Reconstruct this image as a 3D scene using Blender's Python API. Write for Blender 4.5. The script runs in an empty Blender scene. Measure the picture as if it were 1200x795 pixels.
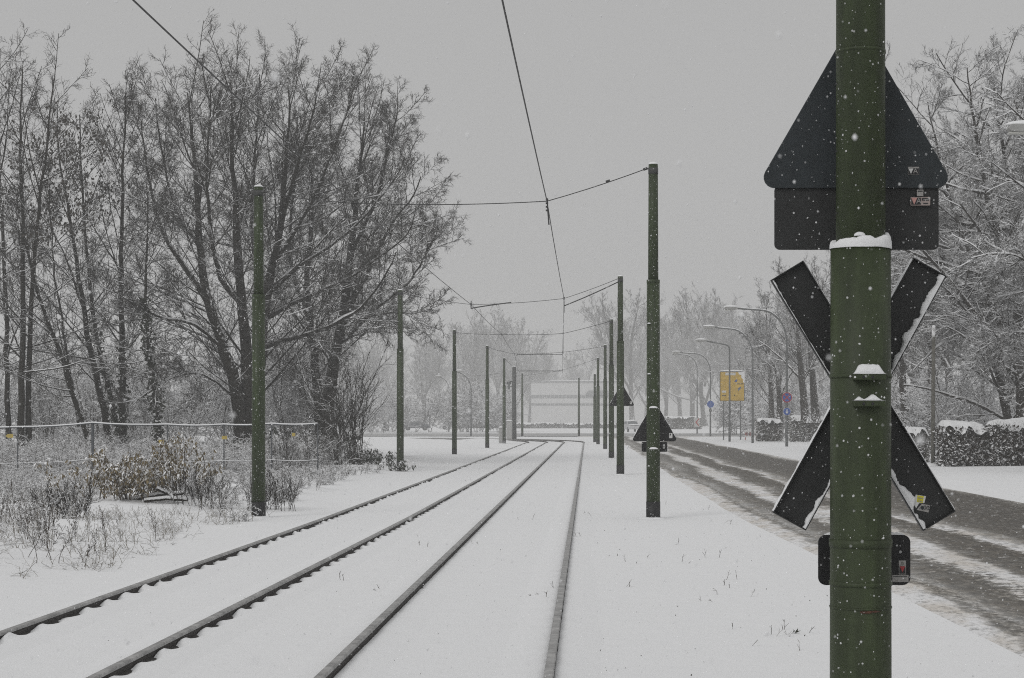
import bpy, math, random
import numpy as np
from mathutils import Vector, Matrix, Euler

R = math.radians
HAZE_D, HAZE_ALB, DECK0, DECK1, DECK2, SUN_E, EXPO = .0017, .92, 4.55, 4.45, 7.0, .7, 0.0
S = bpy.context.scene
COL = S.collection
F, CX, CY, CH = 2000.0, 688.0, 492.0, 1.65       # focal length in photo pixels, vanishing point, eye height


def wx(px, y): return (px - CX) / F * y
def wz(py, y): return CH - (py - CY) / F * y
def wy(py, z=0.0): return F * (CH - z) / (py - CY)
def at(px, py, y): return (wx(px, y), y, wz(py, y))


# ------------------------------------------------------------------ ground height
_r = np.random.default_rng(5)
_K = [(_r.uniform(0, 2 * math.pi), f * _r.uniform(.8, 1.25), _r.uniform(0, 6.28), a)
      for f, a in ((.35, 1), (.35, 1), (.7, .8), (.7, .8), (1.3, .6), (1.3, .6), (2.4, .42), (2.4, .42), (4.2, .26), (4.2, .26), (6, .16), (6, .16))]


def bumps(x, y):
    h = 0
    for th, f, ph, a in _K:
        h = h + a * np.sin(f * (x * math.cos(th) + y * math.sin(th)) + ph)
    return h / 3.2


def sstep(a, b, v):
    t = np.clip((v - a) / (b - a), 0, 1)
    return t * t * (3 - 2 * t)


def gz(x, y):
    x = np.asarray(x, float); y = np.asarray(y, float)
    left = sstep(-5.1, -7.5, x)
    mid = sstep(-.1, .4, x) * sstep(2.7, 2.0, x)
    right = sstep(8.7, 9.4, x)
    near = sstep(200, 90, y)
    h = (left * (.09 + .15 * bumps(x, y)) + mid * (.012 + .02 * bumps(x + 3, y))
         + right * (.10 + .05 * bumps(x, y + 9))) * near
    h = h - .03 * (1 - near)
    return h


def gz1(x, y): return float(gz(x, y))


# ------------------------------------------------------------------ materials
def newmat(name):
    m = bpy.data.materials.new(name); m.use_nodes = True
    nt = m.node_tree
    return m, nt, nt.nodes['Principled BSDF']


def nd(nt, typ, **kw):
    n = nt.nodes.new(typ)
    for k, v in kw.items(): setattr(n, k, v)
    return n


def lk(nt, a, b): nt.links.new(a, b)


def ramp(nt, fac, stops, interp='LINEAR'):
    n = nd(nt, 'ShaderNodeValToRGB'); cr = n.color_ramp; cr.interpolation = interp
    while len(cr.elements) < len(stops): cr.elements.new(.5)
    for e, (p, c) in zip(cr.elements, stops):
        e.position = p; e.color = (c, c, c, 1) if not isinstance(c, tuple) else (*c, 1)
    lk(nt, fac, n.inputs[0])
    return n.outputs[0]


def mixc(nt, fac, a, b):
    n = nd(nt, 'ShaderNodeMix', data_type='RGBA')
    for v, i in ((fac, 0), (a, 6), (b, 7)):
        if hasattr(v, 'links'): lk(nt, v, n.inputs[i])
        else: n.inputs[i].default_value = v if i == 0 else (*v, 1)
    return n.outputs[2]


def math_(nt, op, a, b=None, clamp=False):
    n = nd(nt, 'ShaderNodeMath', operation=op); n.use_clamp = clamp
    for i, v in enumerate((a, b)):
        if v is None: continue
        if hasattr(v, 'links'): lk(nt, v, n.inputs[i])
        else: n.inputs[i].default_value = v
    return n.outputs[0]


def noise(nt, scale, detail=4, rough=.55, vec=None):
    n = nd(nt, 'ShaderNodeTexNoise'); n.inputs['Scale'].default_value = scale
    n.inputs['Detail'].default_value = detail; n.inputs['Roughness'].default_value = rough
    if vec is not None: lk(nt, vec, n.inputs['Vector'])
    return n.outputs[0]


def coords(nt, kind='Object', scale=None):
    t = nd(nt, 'ShaderNodeTexCoord')
    if scale is None: return t.outputs[kind]
    m = nd(nt, 'ShaderNodeMapping'); m.inputs['Scale'].default_value = scale
    lk(nt, t.outputs[kind], m.inputs[0])
    return m.outputs[0]


SNOW = (.83, .835, .845)


def bump(nt, bs, h, strength, dist):
    b = nd(nt, 'ShaderNodeBump'); b.inputs['Strength'].default_value = strength; b.inputs['Distance'].default_value = dist
    lk(nt, h, b.inputs['Height']); lk(nt, b.outputs[0], bs.inputs['Normal'])


def plain(name, col, rough=.7, var=.25, scale=12, metal=0.0, bumpd=0.0):
    m, nt, bs = newmat(name)
    n = noise(nt, scale, 6, .6, coords(nt))
    c = mixc(nt, ramp(nt, n, [(.3, 0.0), (.7, 1.0)]), tuple(v * (1 - var) for v in col), tuple(min(1, v * (1 + var)) for v in col))
    lk(nt, c, bs.inputs['Base Color']); bs.inputs['Roughness'].default_value = rough; bs.inputs['Metallic'].default_value = metal
    if bumpd: bump(nt, bs, n, .6, bumpd)
    return m


def snowmask(nt, lo, hi, nscale, namp):
    g = nd(nt, 'ShaderNodeNewGeometry'); sp = nd(nt, 'ShaderNodeSeparateXYZ'); lk(nt, g.outputs['Normal'], sp.inputs[0])
    n = noise(nt, nscale, 3, .6, coords(nt))
    v = math_(nt, 'ADD', sp.outputs[2], math_(nt, 'MULTIPLY', math_(nt, 'SUBTRACT', n, .5), namp))
    mr = nd(nt, 'ShaderNodeMapRange'); mr.inputs[1].default_value = lo; mr.inputs[2].default_value = hi
    lk(nt, v, mr.inputs[0])
    return mr.outputs[0]


def snowy(name, col, lo=.3, hi=.55, nscale=6, namp=.6, var=.35, scale=8, rough=.85, bumpd=0.0):
    """a surface with fallen snow lying on what faces up"""
    m, nt, bs = newmat(name)
    n = noise(nt, scale, 6, .65, coords(nt))
    c = mixc(nt, ramp(nt, n, [(.3, 0.0), (.7, 1.0)]), tuple(v * (1 - var) for v in col), tuple(min(1, v * (1 + var)) for v in col))
    lk(nt, mixc(nt, snowmask(nt, lo, hi, nscale, namp), c, SNOW), bs.inputs['Base Color'])
    bs.inputs['Roughness'].default_value = rough; bs.inputs['Specular IOR Level'].default_value = .25
    if bumpd: bump(nt, bs, n, .7, bumpd)
    return m


def mat_snow(name, scale=1.0, dirt=False, ground=False):
    m, nt, bs = newmat(name)
    co = coords(nt)
    n1 = noise(nt, 3 * scale, 6, .6, co); n2 = noise(nt, 45 * scale, 4, .7, co)
    h = math_(nt, 'ADD', math_(nt, 'MULTIPLY', n1, .5), math_(nt, 'MULTIPLY', n2, .22))
    c = mixc(nt, n2, tuple(v * .955 for v in SNOW), tuple(min(1, v * 1.03) for v in SNOW))
    if ground:
        sp = nd(nt, 'ShaderNodeSeparateXYZ'); lk(nt, co, sp.inputs[0])
        X = sp.outputs[0]
        # grit thrown off the road on to both verges, grass tips and grit along the rails
        ver = math_(nt, 'MULTIPLY', ramp(nt, math_(nt, 'DIVIDE', math_(nt, 'ADD', X, 10), 40), [(.29, 0.0), (.315, .5), (.33, 1.0), (.465, 1.0), (.48, .55), (.51, 0.0)]), 1.0)
        base = ramp(nt, math_(nt, 'DIVIDE', math_(nt, 'ADD', X, 10), 40), [(.08, .55), (.13, .25), (.2, .3), (.25, .42), (.3, .3), (.32, .3)])
        patch = noise(nt, .8, 3, .6, co)
        amt = math_(nt, 'ADD', math_(nt, 'MULTIPLY', ver, .085), math_(nt, 'MULTIPLY', base, .04))
        amt = math_(nt, 'MULTIPLY', amt, math_(nt, 'MULTIPLY', patch, 2.0))
        sm = nd(nt, 'ShaderNodeMapping'); sm.inputs['Scale'].default_value = (1, .6, 1); lk(nt, co, sm.inputs[0])
        sp2 = noise(nt, 26, 3, .75, sm.outputs[0])
        dm = nd(nt, 'ShaderNodeMapRange'); dm.inputs[3].default_value = 0; dm.inputs[4].default_value = 1
        thr = math_(nt, 'SUBTRACT', .725, amt)
        lk(nt, sp2, dm.inputs[0]); lk(nt, thr, dm.inputs[1]); lk(nt, math_(nt, 'ADD', thr, .06), dm.inputs[2])
        c = mixc(nt, math_(nt, 'MULTIPLY', dm.outputs[0], .75), c, (.16, .14, .11))
    lk(nt, c, bs.inputs['Base Color'])
    bs.inputs['Roughness'].default_value = .9; bs.inputs['Specular IOR Level'].default_value = .15
    bump(nt, bs, h, .8 if ground else .9, .05 if ground else .022)
    return m


def mat_road():
    m, nt, bs = newmat('slushy_road')
    co = coords(nt)
    sp = nd(nt, 'ShaderNodeSeparateXYZ'); lk(nt, co, sp.inputs[0])
    st = nd(nt, 'ShaderNodeMapping'); st.inputs['Scale'].default_value = (1.0, .10, 1); lk(nt, co, st.inputs[0])
    st2 = nd(nt, 'ShaderNodeMapping'); st2.inputs['Scale'].default_value = (1.0, .5, 1); lk(nt, co, st2.inputs[0])
    a = noise(nt, .9, 3, .5, st.outputs[0]); b = noise(nt, 3.2, 6, .7, st2.outputs[0]); f = noise(nt, 14, 6, .8, st2.outputs[0])
    x = math_(nt, 'ADD', sp.outputs[0], math_(nt, 'MULTIPLY', math_(nt, 'SUBTRACT', a, .5), 1.4))
    x = math_(nt, 'ADD', x, math_(nt, 'MULTIPLY', math_(nt, 'SUBTRACT', b, .5), .85))
    x = math_(nt, 'ADD', x, math_(nt, 'MULTIPLY', math_(nt, 'SUBTRACT', f, .5), .6))
    bend = math_(nt, 'MULTIPLY', math_(nt, 'DIVIDE', math_(nt, 'SUBTRACT', 34, sp.outputs[1]), 24, clamp=True), .62)
    x = math_(nt, 'SUBTRACT', x, bend)
    t = math_(nt, 'DIVIDE', math_(nt, 'SUBTRACT', x, 2.2), 6.8, clamp=True)
    def q(v): return (v - 2.2) / 6.8
    sn, lg, gy, dk, vd = (.80, .80, .805), (.36, .355, .345), (.19, .182, .168), (.092, .083, .069), (.064, .056, .045)
    c = ramp(nt, t, [(q(2.55), sn), (q(2.72), gy), (q(2.95), lg), (q(3.1), gy), (q(3.45), dk), (q(3.62), gy), (q(3.78), sn), (q(4.15), sn), (q(4.3), gy),
                     (q(4.45), dk), (q(4.85), dk), (q(5.0), gy), (q(5.12), sn), (q(5.35), lg), (q(5.55), gy), (q(5.75), dk), (q(6.6), vd), (q(7.9), vd),
                     (q(8.2), dk), (q(8.38), lg), (q(8.5), sn)])
    gr = ramp(nt, f, [(.36, .45), (.5, 1.0), (.64, 2.1)])
    mm = nd(nt, 'ShaderNodeMix', data_type='RGBA', blend_type='MULTIPLY'); mm.inputs[0].default_value = 1
    lk(nt, c, mm.inputs[6]); lk(nt, gr, mm.inputs[7])
    # lumps of snow kicked over the slush
    lump = ramp(nt, noise(nt, 9, 5, .8, st2.outputs[0]), [(.575, 0.0), (.65, .8)])
    lim = nd(nt, 'ShaderNodeMix', data_type='RGBA', blend_type='DARKEN'); lim.inputs[0].default_value = 1
    lk(nt, mm.outputs[2], lim.inputs[6]); lim.inputs[7].default_value = (.82, .82, .83, 1)
    cc = mixc(nt, lump, lim.outputs[2], (.62, .615, .61))
    # brown grit and wet patches worked into the slush
    mud = ramp(nt, noise(nt, 1.7, 5, .65, st2.outputs[0]), [(.42, 0.0), (.62, .55)])
    dkm = nd(nt, 'ShaderNodeMix', data_type='RGBA', blend_type='MULTIPLY'); lk(nt, mud, dkm.inputs[0]); lk(nt, cc, dkm.inputs[6]); dkm.inputs[7].default_value = (.66, .58, .47, 1)
    cc = dkm.outputs[2]
    lk(nt, cc, bs.inputs['Base Color'])
    lk(nt, ramp(nt, t, [(q(2.7), .9), (q(3.0), .55), (q(3.5), .6), (q(3.8), .9), (q(4.4), .6), (q(5.1), .9), (q(5.8), .6), (q(8.2), .6), (q(8.5), .9)]), bs.inputs['Roughness'])
    bump(nt, bs, math_(nt, 'ADD', math_(nt, 'MULTIPLY', b, .6), math_(nt, 'MULTIPLY', f, .5)), .8, .05)
    return m


def mat_paint(name, col, speck=.5, rough=.55, sscale=60, var=.2, streak=True):
    """weathered paint with little clots of blown snow sticking to it"""
    m, nt, bs = newmat(name)
    co = coords(nt)
    st = nd(nt, 'ShaderNodeMapping'); st.inputs['Scale'].default_value = (6, 6, .7 if streak else 6); lk(nt, co, st.inputs[0])
    n = noise(nt, 2.2, 7, .65, st.outputs[0]); n2 = noise(nt, 22, 4, .6, co)
    c = mixc(nt, ramp(nt, n, [(.3, 0.0), (.7, 1.0)]), tuple(v * (1 - var) for v in col), tuple(min(1, v * (1 + var)) for v in col))
    c = mixc(nt, ramp(nt, n2, [(.45, 0.0), (.75, .45)]), c, tuple(v * .55 for v in col))
    vo = nd(nt, 'ShaderNodeTexVoronoi'); vo.inputs['Scale'].default_value = sscale; lk(nt, co, vo.inputs['Vector'])
    vo.inputs['Randomness'].default_value = 1
    sepc = nd(nt, 'ShaderNodeSeparateColor'); lk(nt, vo.outputs['Color'], sepc.inputs[0])
    size = math_(nt, 'MULTIPLY', math_(nt, 'SUBTRACT', sepc.outputs[0], 1 - speck), .42 / max(speck, .01))
    sm = math_(nt, 'LESS_THAN', vo.outputs['Distance'], size)
    wn = ramp(nt, noise(nt, 3.0, 3, .6, co), [(.35, .25), (.65, 1.0)])
    sm = math_(nt, 'MULTIPLY', sm, wn)
    lk(nt, mixc(nt, sm, c, (.72, .725, .73)), bs.inputs['Base Color'])
    bs.inputs['Roughness'].default_value = rough
    bs.inputs['Specular IOR Level'].default_value = .35
    bump(nt, bs, n2, .25, .003)
    return m


M = {}
M['ground'] = mat_snow('ground_snow', ground=True)
M['snow'] = mat_snow('lying_snow', 3)
M['road'] = mat_road()
M['street'] = plain('street_slush', (.33, .33, .33), .8, .3, .4)
GREEN = (.066, .086, .036)
M['green'] = mat_paint('green_paint', (.027, .042, .013), .24, sscale=60, var=.45)
M['green_near'] = mat_paint('green_paint_close', (.035, .048, .020), .06, sscale=90, var=.4)
M['black'] = mat_paint('black_paint', (.010, .010, .011), .12, sscale=70)
M['signback'] = mat_paint('sign_back_grey', (.023, .029, .033), .05, sscale=90, streak=False)
M['crossback'] = mat_paint('cross_back_grey', (.024, .025, .0252), .05, sscale=90, streak=False)
M['darkpole'] = mat_paint('dark_pole', (.05, .052, .05), .3, sscale=34)
M['bark'] = snowy('bark', (.019, .0165, .0125), .31, .45, 11, 1.3, bumpd=.03)
M['bark_snow'] = snowy('bark_snowy', (.026, .022, .018), .14, .34, 9, 1.2, bumpd=.03)
M['twig'] = snowy('twig_bark', (.020, .016, .012), .75, 1.0, 3, .5)
M['twig_snow'] = snowy('twig_snowy', (.028, .024, .02), .05, .38, 3, .9)
M['far_twig'] = snowy('twig_far', (.07, .066, .062), -.15, .4, 2, .8)  # extra snow in the twig colour imitates distance haze over the far trees
M['ivy'] = snowy('ivy_leaf', (.028, .034, .02), .45, .6, 9, .8)
M['leaf'] = snowy('withered_leaf', (.20, .158, .09), .35, .55, 9, .7, var=.5)
M['brownleaf'] = snowy('dead_leaf', (.05, .043, .035), .6, .9, 9, .4)
M['hedge'] = snowy('hedge_leaf', (.038, .029, .022), .2, .42, 5, 1.1, var=.5)
M['hedge_pale'] = snowy('hedge_leaf_snowy', (.10, .095, .08), .0, .4, 5, .9, var=.5)
M['core'] = plain('hedge_core', (.04, .034, .028), .9, .4, 14, bumpd=.05)
M['weed'] = snowy('dry_stalk', (.065, .052, .04), .25, .5, 10, .8, var=.5)
M['straw'] = snowy('straw', (.16, .135, .09), .1, .4, 10, .8, var=.4)
M['under'] = snowy('bramble', (.075, .064, .053), -.1, .3, 9, 1.0, var=.5)
M['thicket'] = snowy('thicket_twig', (.05, .044, .038), .15, .5, 5, .9, var=.4)
M['railtop'] = plain('rail_head_steel', (.30, .297, .292), .5, .4, 9, .15)
M['railside'] = plain('rail_side_rust', (.032, .028, .026), .85, .5, 30)
M['wire'] = plain('wire_dark', (.035, .035, .036), .6, .3)
M['metal'] = mat_paint('galvanised_steel', (.13, .135, .135), .2, sscale=25)
M['fencemetal'] = plain('fence_steel', (.06, .066, .074), .7, .3)
M['lamphead'] = plain('lamp_head_grey', (.33, .33, .32), .5, .15)
M['lampglass'] = plain('lamp_cover', (.5, .5, .47), .25, .1)
M['yellow'] = plain('sign_yellow', (.56, .37, .06), .6, .2, 3)
M['yellow_tag'] = plain('tag_yellow', (.42, .32, .07), .6, .15)
M['white'] = plain('white_print', (.62, .62, .61), .6, .06)
M['blue'] = plain('sign_blue', (.035, .09, .33), .5, .1)
M['red'] = plain('sign_red', (.34, .03, .035), .5, .1)
M['greyprint'] = plain('grey_print', (.32, .31, .30), .7, .15, 60)
M['ink'] = plain('black_print', (.012, .012, .014), .5, .1)
M['rust'] = plain('rust', (.075, .033, .02), .9, .4, 60)
M['wood'] = snowy('grey_wood', (.12, .115, .10), .5, .7, 8, .5, bumpd=.01)
M['cabinet'] = plain('cabinet_grey', (.38, .38, .37), .6, .1)
M['wall'] = plain('pale_render', (.62, .62, .62), .8, .05, .3)
M['glass'] = plain('dark_glass', (.10, .11, .12), .2, .15)
M['facadeband'] = plain('grey_window_band', (.24, .245, .25), .4, .2)
M['carpaint_dark'] = plain('car_paint_dark', (.06, .065, .08), .4, .1)
M['carpaint_pale'] = plain('car_paint_pale', (.45, .45, .46), .4, .1)
M['tyre'] = plain('rubber', (.02, .02, .02), .9, .2)
M['flake'] = mat_snow('snow_flake', 1)


# ------------------------------------------------------------------ mesh helpers
def mesh_from(name, V, Fq, mat, smooth=True):
    """V (n,3), Fq list of (m,k) int arrays"""
    me = bpy.data.meshes.new(name)
    V = np.ascontiguousarray(V, np.float32)
    if not isinstance(Fq, list): Fq = [Fq]
    Fq = [f for f in Fq if len(f)]
    loops = np.concatenate([f.ravel() for f in Fq]).astype(np.int32)
    sizes = np.concatenate([np.full(len(f), f.shape[1]) for f in Fq]).astype(np.int32)
    starts = np.concatenate([[0], np.cumsum(sizes)[:-1]]).astype(np.int32)
    me.vertices.add(len(V)); me.vertices.foreach_set('co', V.ravel())
    me.loops.add(len(loops)); me.loops.foreach_set('vertex_index', loops)
    me.polygons.add(len(sizes)); me.polygons.foreach_set('loop_start', starts); me.polygons.foreach_set('loop_total', sizes)
    me.polygons.foreach_set('use_smooth', np.full(len(sizes), smooth))
    me.materials.append(mat)
    me.update(calc_edges=True); me.validate()
    return me


def link(name, data, parent=None, loc=(0, 0, 0)):
    o = bpy.data.objects.new(name, data); COL.objects.link(o)
    o.location = loc
    if parent is not None: o.parent = parent
    return o


def tag(o, label, cat, group=None, kind=None):
    o['label'] = label
    if cat: o['category'] = cat
    if group: o['group'] = group
    if kind: o['kind'] = kind
    return o


def thing(name, label, cat, loc=(0, 0, 0), rz=0.0, group=None):
    o = link(name, None, None, loc); o.rotation_euler = (0, 0, rz); o.empty_display_size = .2
    return tag(o, label, cat, group)


def copy_tree(o, parent=None):
    c = o.copy(); COL.objects.link(c)
    if parent is not None: c.parent = parent
    for ch in list(o.children): copy_tree(ch, c)
    return c


class MB:
    def __init__(self): self.v = []; self.q = []; self.n = 0; self.poly = []
    def add(self, V, faces):
        V = np.asarray(V, float).reshape(-1, 3)
        for f in faces: self.poly.append([i + self.n for i in f])
        self.v.append(V); self.n += len(V); return self
    def addq(self, V, Q):
        self.v.append(V.reshape(-1, 3)); self.q.append(np.asarray(Q) + self.n); self.n += len(V.reshape(-1, 3)); return self
    def box(self, c, s, rot=None):
        cx, cy, cz = c; sx, sy, sz = (v / 2 for v in s)
        V = np.array([(x, y, z) for x in (-sx, sx) for y in (-sy, sy) for z in (-sz, sz)])
        if rot is not None: V = V @ np.array(rot.to_matrix()).T
        return self.add(V + np.array(c), [(0, 1, 3, 2), (4, 6, 7, 5), (0, 4, 5, 1), (2, 3, 7, 6), (0, 2, 6, 4), (1, 5, 7, 3)])
    def tube(self, pts, r, k=8, caps=True):
        pts = np.asarray(pts, float); n = len(pts)
        r = np.full(n, r) if np.isscalar(r) else np.asarray(r, float)
        V, Q = tubes(pts[None], r[None], k)
        base = self.n
        self.addq(V, Q)
        if caps:
            self.poly.append([base + i for i in range(k)][::-1]); self.poly.append([base + (n - 1) * k + i for i in range(k)])
        return self
    def prism(self, outline, y0, y1):
        """outline in (x,z), extruded along y"""
        n = len(outline)
        V = [(x, y0, z) for x, z in outline] + [(x, y1, z) for x, z in outline]
        f = [tuple(range(n)), tuple(range(2 * n - 1, n - 1, -1))] + [((i + 1) % n, i, i + n, (i + 1) % n + n) for i in range(n)]
        return self.add(V, f)
    def blob(self, c, s, seed=0, amp=.15, seg=14, ring=8, half=False):
        rg = np.random.default_rng(seed)
        ph = rg.uniform(0, 6.28, 8)
        V = []
        for i in range(ring + 1):
            t = (math.pi / 2 if half else math.pi) * i / ring
            for j in range(seg):
                p = 2 * math.pi * j / seg
                d = 1 + amp * (math.sin(2 * p + ph[0]) * .4 + math.sin(3 * p + 2 * t + ph[1]) * .4 + math.sin(5 * p - 3 * t + ph[2]) * .3)
                V.append((c[0] + s[0] * math.sin(t) * math.cos(p) * d, c[1] + s[1] * math.sin(t) * math.sin(p) * d, c[2] + s[2] * math.cos(t) * (1 + amp * .5 * math.sin(3 * p + ph[3]) * math.sin(t))))
        f = []
        for i in range(ring):
            for j in range(seg):
                a = i * seg + j; b = i * seg + (j + 1) % seg
                f.append((a, a + seg, b + seg, b))
        if half: f.append(tuple(ring * seg + j for j in range(seg))[::-1])
        return self.add(V, f)
    def build(self, name, mat, parent=None, smooth=False, bevel=0.0, loc=(0, 0, 0)):
        V = np.concatenate(self.v) if self.v else np.zeros((0, 3))
        groups = {}
        for f in self.poly: groups.setdefault(len(f), []).append(f)
        Fl = [np.array(v) for v in groups.values()] + [np.asarray(q) for q in self.q]
        me = mesh_from(name, V, Fl, mat, smooth)
        o = link(name, me, parent, loc)
        if bevel:
            b = o.modifiers.new('b', 'BEVEL'); b.width = bevel; b.segments = 2; b.limit_method = 'ANGLE'
        return o


def norm(v): return v / np.maximum(np.linalg.norm(v, axis=-1, keepdims=True), 1e-9)


def tubes(pts, rad, k=3):
    """pts (N,m,3), rad (N,m) -> verts, quads"""
    N, m, _ = pts.shape
    T = np.empty_like(pts)
    T[:, 1:-1] = pts[:, 2:] - pts[:, :-2]; T[:, 0] = pts[:, 1] - pts[:, 0]; T[:, -1] = pts[:, -1] - pts[:, -2]
    T = norm(T)
    main = norm(pts[:, -1] - pts[:, 0])
    ref = np.where(np.abs(main[:, 2:3]) < .85, np.array([[0, 0, 1.]]), np.array([[1., 0, 0]]))[:, None, :]
    A = norm(np.cross(T, np.broadcast_to(ref, T.shape))); B = np.cross(A, T)
    a = np.arange(k) * 2 * math.pi / k + (math.pi / 2)
    V = pts[:, :, None, :] + rad[:, :, None, None] * (np.cos(a)[None, None, :, None] * A[:, :, None, :] + np.sin(a)[None, None, :, None] * B[:, :, None, :])
    i = (np.arange(N)[:, None, None] * m + np.arange(m - 1)[None, :, None]) * k + np.arange(k)[None, None, :]
    j = (np.arange(N)[:, None, None] * m + np.arange(m - 1)[None, :, None]) * k + ((np.arange(k) + 1) % k)[None, None, :]
    Q = np.stack([i, j, j + k, i + k], -1).reshape(-1, 4)
    return V.reshape(-1, 3), Q


def tube_mesh(name, sets, mat, smooth=True):
    Vs, Qs, n = [], [], 0
    for pts, rad, k in sets:
        if len(pts) == 0: continue
        V, Q = tubes(pts, rad, k); Vs.append(V); Qs.append(Q + n); n += len(V)
    return mesh_from(name, np.concatenate(Vs), np.concatenate(Qs), mat, smooth)


def cards(rg, C, size, aspect, up=None, tilt=None):
    """little bent leaf faces: two triangles-pairs folded along the midrib"""
    n = len(C)
    d = norm(rg.normal(size=(n, 3)))
    if up is not None: d = norm(d + np.array(up))
    s = norm(np.cross(d, norm(rg.normal(size=(n, 3)))))
    nn = np.cross(d, s)
    L = size * rg.uniform(.6, 1.3, (n, 1)); Wd = L * aspect
    p0 = C; p1 = C + d * L * .5 + s * Wd * .5 + nn * Wd * .18; p2 = C + d * L; p3 = C + d * L * .5 - s * Wd * .5 + nn * Wd * .18
    V = np.stack([p0, p1, p2, p3], 1).reshape(-1, 3)
    i = np.arange(n)[:, None] * 4
    return V, np.concatenate([i + np.array([[0, 1, 2]]), i + np.array([[0, 2, 3]])])


# ------------------------------------------------------------------ trees
def grow(rg, P, D, L, R0, R1, n, wander, trop):
    pts = [P]; d = norm(D); p = P
    for i in range(n):
        d = norm(d + wander * rg.normal(size=d.shape) + np.array([0, 0, trop]))
        p = p + d * (L / n)[:, None]; pts.append(p)
    t = np.linspace(0, 1, n + 1)[None, :]
    return np.stack(pts, 1), R0[:, None] * (1 - t) + R1[:, None] * t


def spawn(rg, pts, rad, L, k, t0, t1, ang, angsd, ratio, taper, rr, rmin, flat=0.0, low=0.0):
    N, m, _ = pts.shape
    t = (t0 + (t1 - t0) * (np.arange(k)[None, :] + rg.uniform(0, 1, (N, k))) / k)
    f = t * (m - 1); i = np.clip(f.astype(int), 0, m - 2); u = (f - i)[..., None]
    rows = np.arange(N)[:, None]
    p = pts[rows, i] * (1 - u) + pts[rows, i + 1] * u
    r = rad[rows, i] * (1 - u[..., 0]) + rad[rows, i + 1] * u[..., 0]
    T = norm(pts[rows, i + 1] - pts[rows, i])
    az = norm(np.cross(T, norm(rg.normal(size=T.shape))))
    if flat:
        az = norm(az + flat * np.array([0, 0, -1.0]) * np.sign(az[..., 2:3]) * np.abs(az[..., 2:3]))
    a = np.radians(ang + low * (1 - (t - t0) / max(t1 - t0, 1e-6)) ** 1.5 + angsd * rg.normal(size=t.shape))[..., None]
    D = norm(T * np.cos(a) + az * np.sin(a))
    Lc = L[:, None] * ratio * (1 - taper * (t - t0) / max(t1 - t0, 1e-6)) * rg.uniform(.65, 1.25, t.shape)
    Rc = np.maximum(np.minimum(r * .8, Lc * rr), rmin)
    return p.reshape(-1, 3), D.reshape(-1, 3), Lc.ravel(), Rc.ravel()


def snow_on(pts, rad, rg, base=.006, fac=.75, keep=.9):
    T = np.empty_like(pts)
    T[:, 1:-1] = pts[:, 2:] - pts[:, :-2]; T[:, 0] = pts[:, 1] - pts[:, 0]; T[:, -1] = pts[:, -1] - pts[:, -2]
    T = norm(T); hz = 1 - np.abs(T[..., 2])
    w = sstep(.12, .5, hz) * rg.uniform(.45, 1.15, rad.shape)
    w = w * (rg.uniform(0, 1, rad.shape) < keep)
    sr = np.maximum((rad * fac + base) * w, .0005)
    off = np.where(w > .05, rad * .62 + base * .35, 0)
    q = pts.copy(); q[..., 2] += off
    return q, sr


def resample(path, n):
    p = np.asarray(path, float); d = np.r_[0, np.cumsum(np.linalg.norm(np.diff(p, axis=0), axis=1))]
    # Catmull-Rom through the control points, then even resampling
    q = np.vstack([2 * p[0] - p[1], p, 2 * p[-1] - p[-2]])
    out = []
    for i in range(1, len(q) - 2):
        for t in np.linspace(0, 1, 10, endpoint=False):
            out.append(.5 * ((2 * q[i]) + (-q[i - 1] + q[i + 1]) * t + (2 * q[i - 1] - 5 * q[i] + 4 * q[i + 1] - q[i + 2]) * t * t + (-q[i - 1] + 3 * q[i] - 3 * q[i + 1] + q[i + 2]) * t ** 3))
    out.append(p[-1]); out = np.array(out)
    d = np.r_[0, np.cumsum(np.linalg.norm(np.diff(out, axis=0), axis=1))]
    s = np.linspace(0, d[-1], n)
    return np.stack([np.interp(s, d, out[:, k]) for k in range(3)], 1), d[-1]


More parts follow.
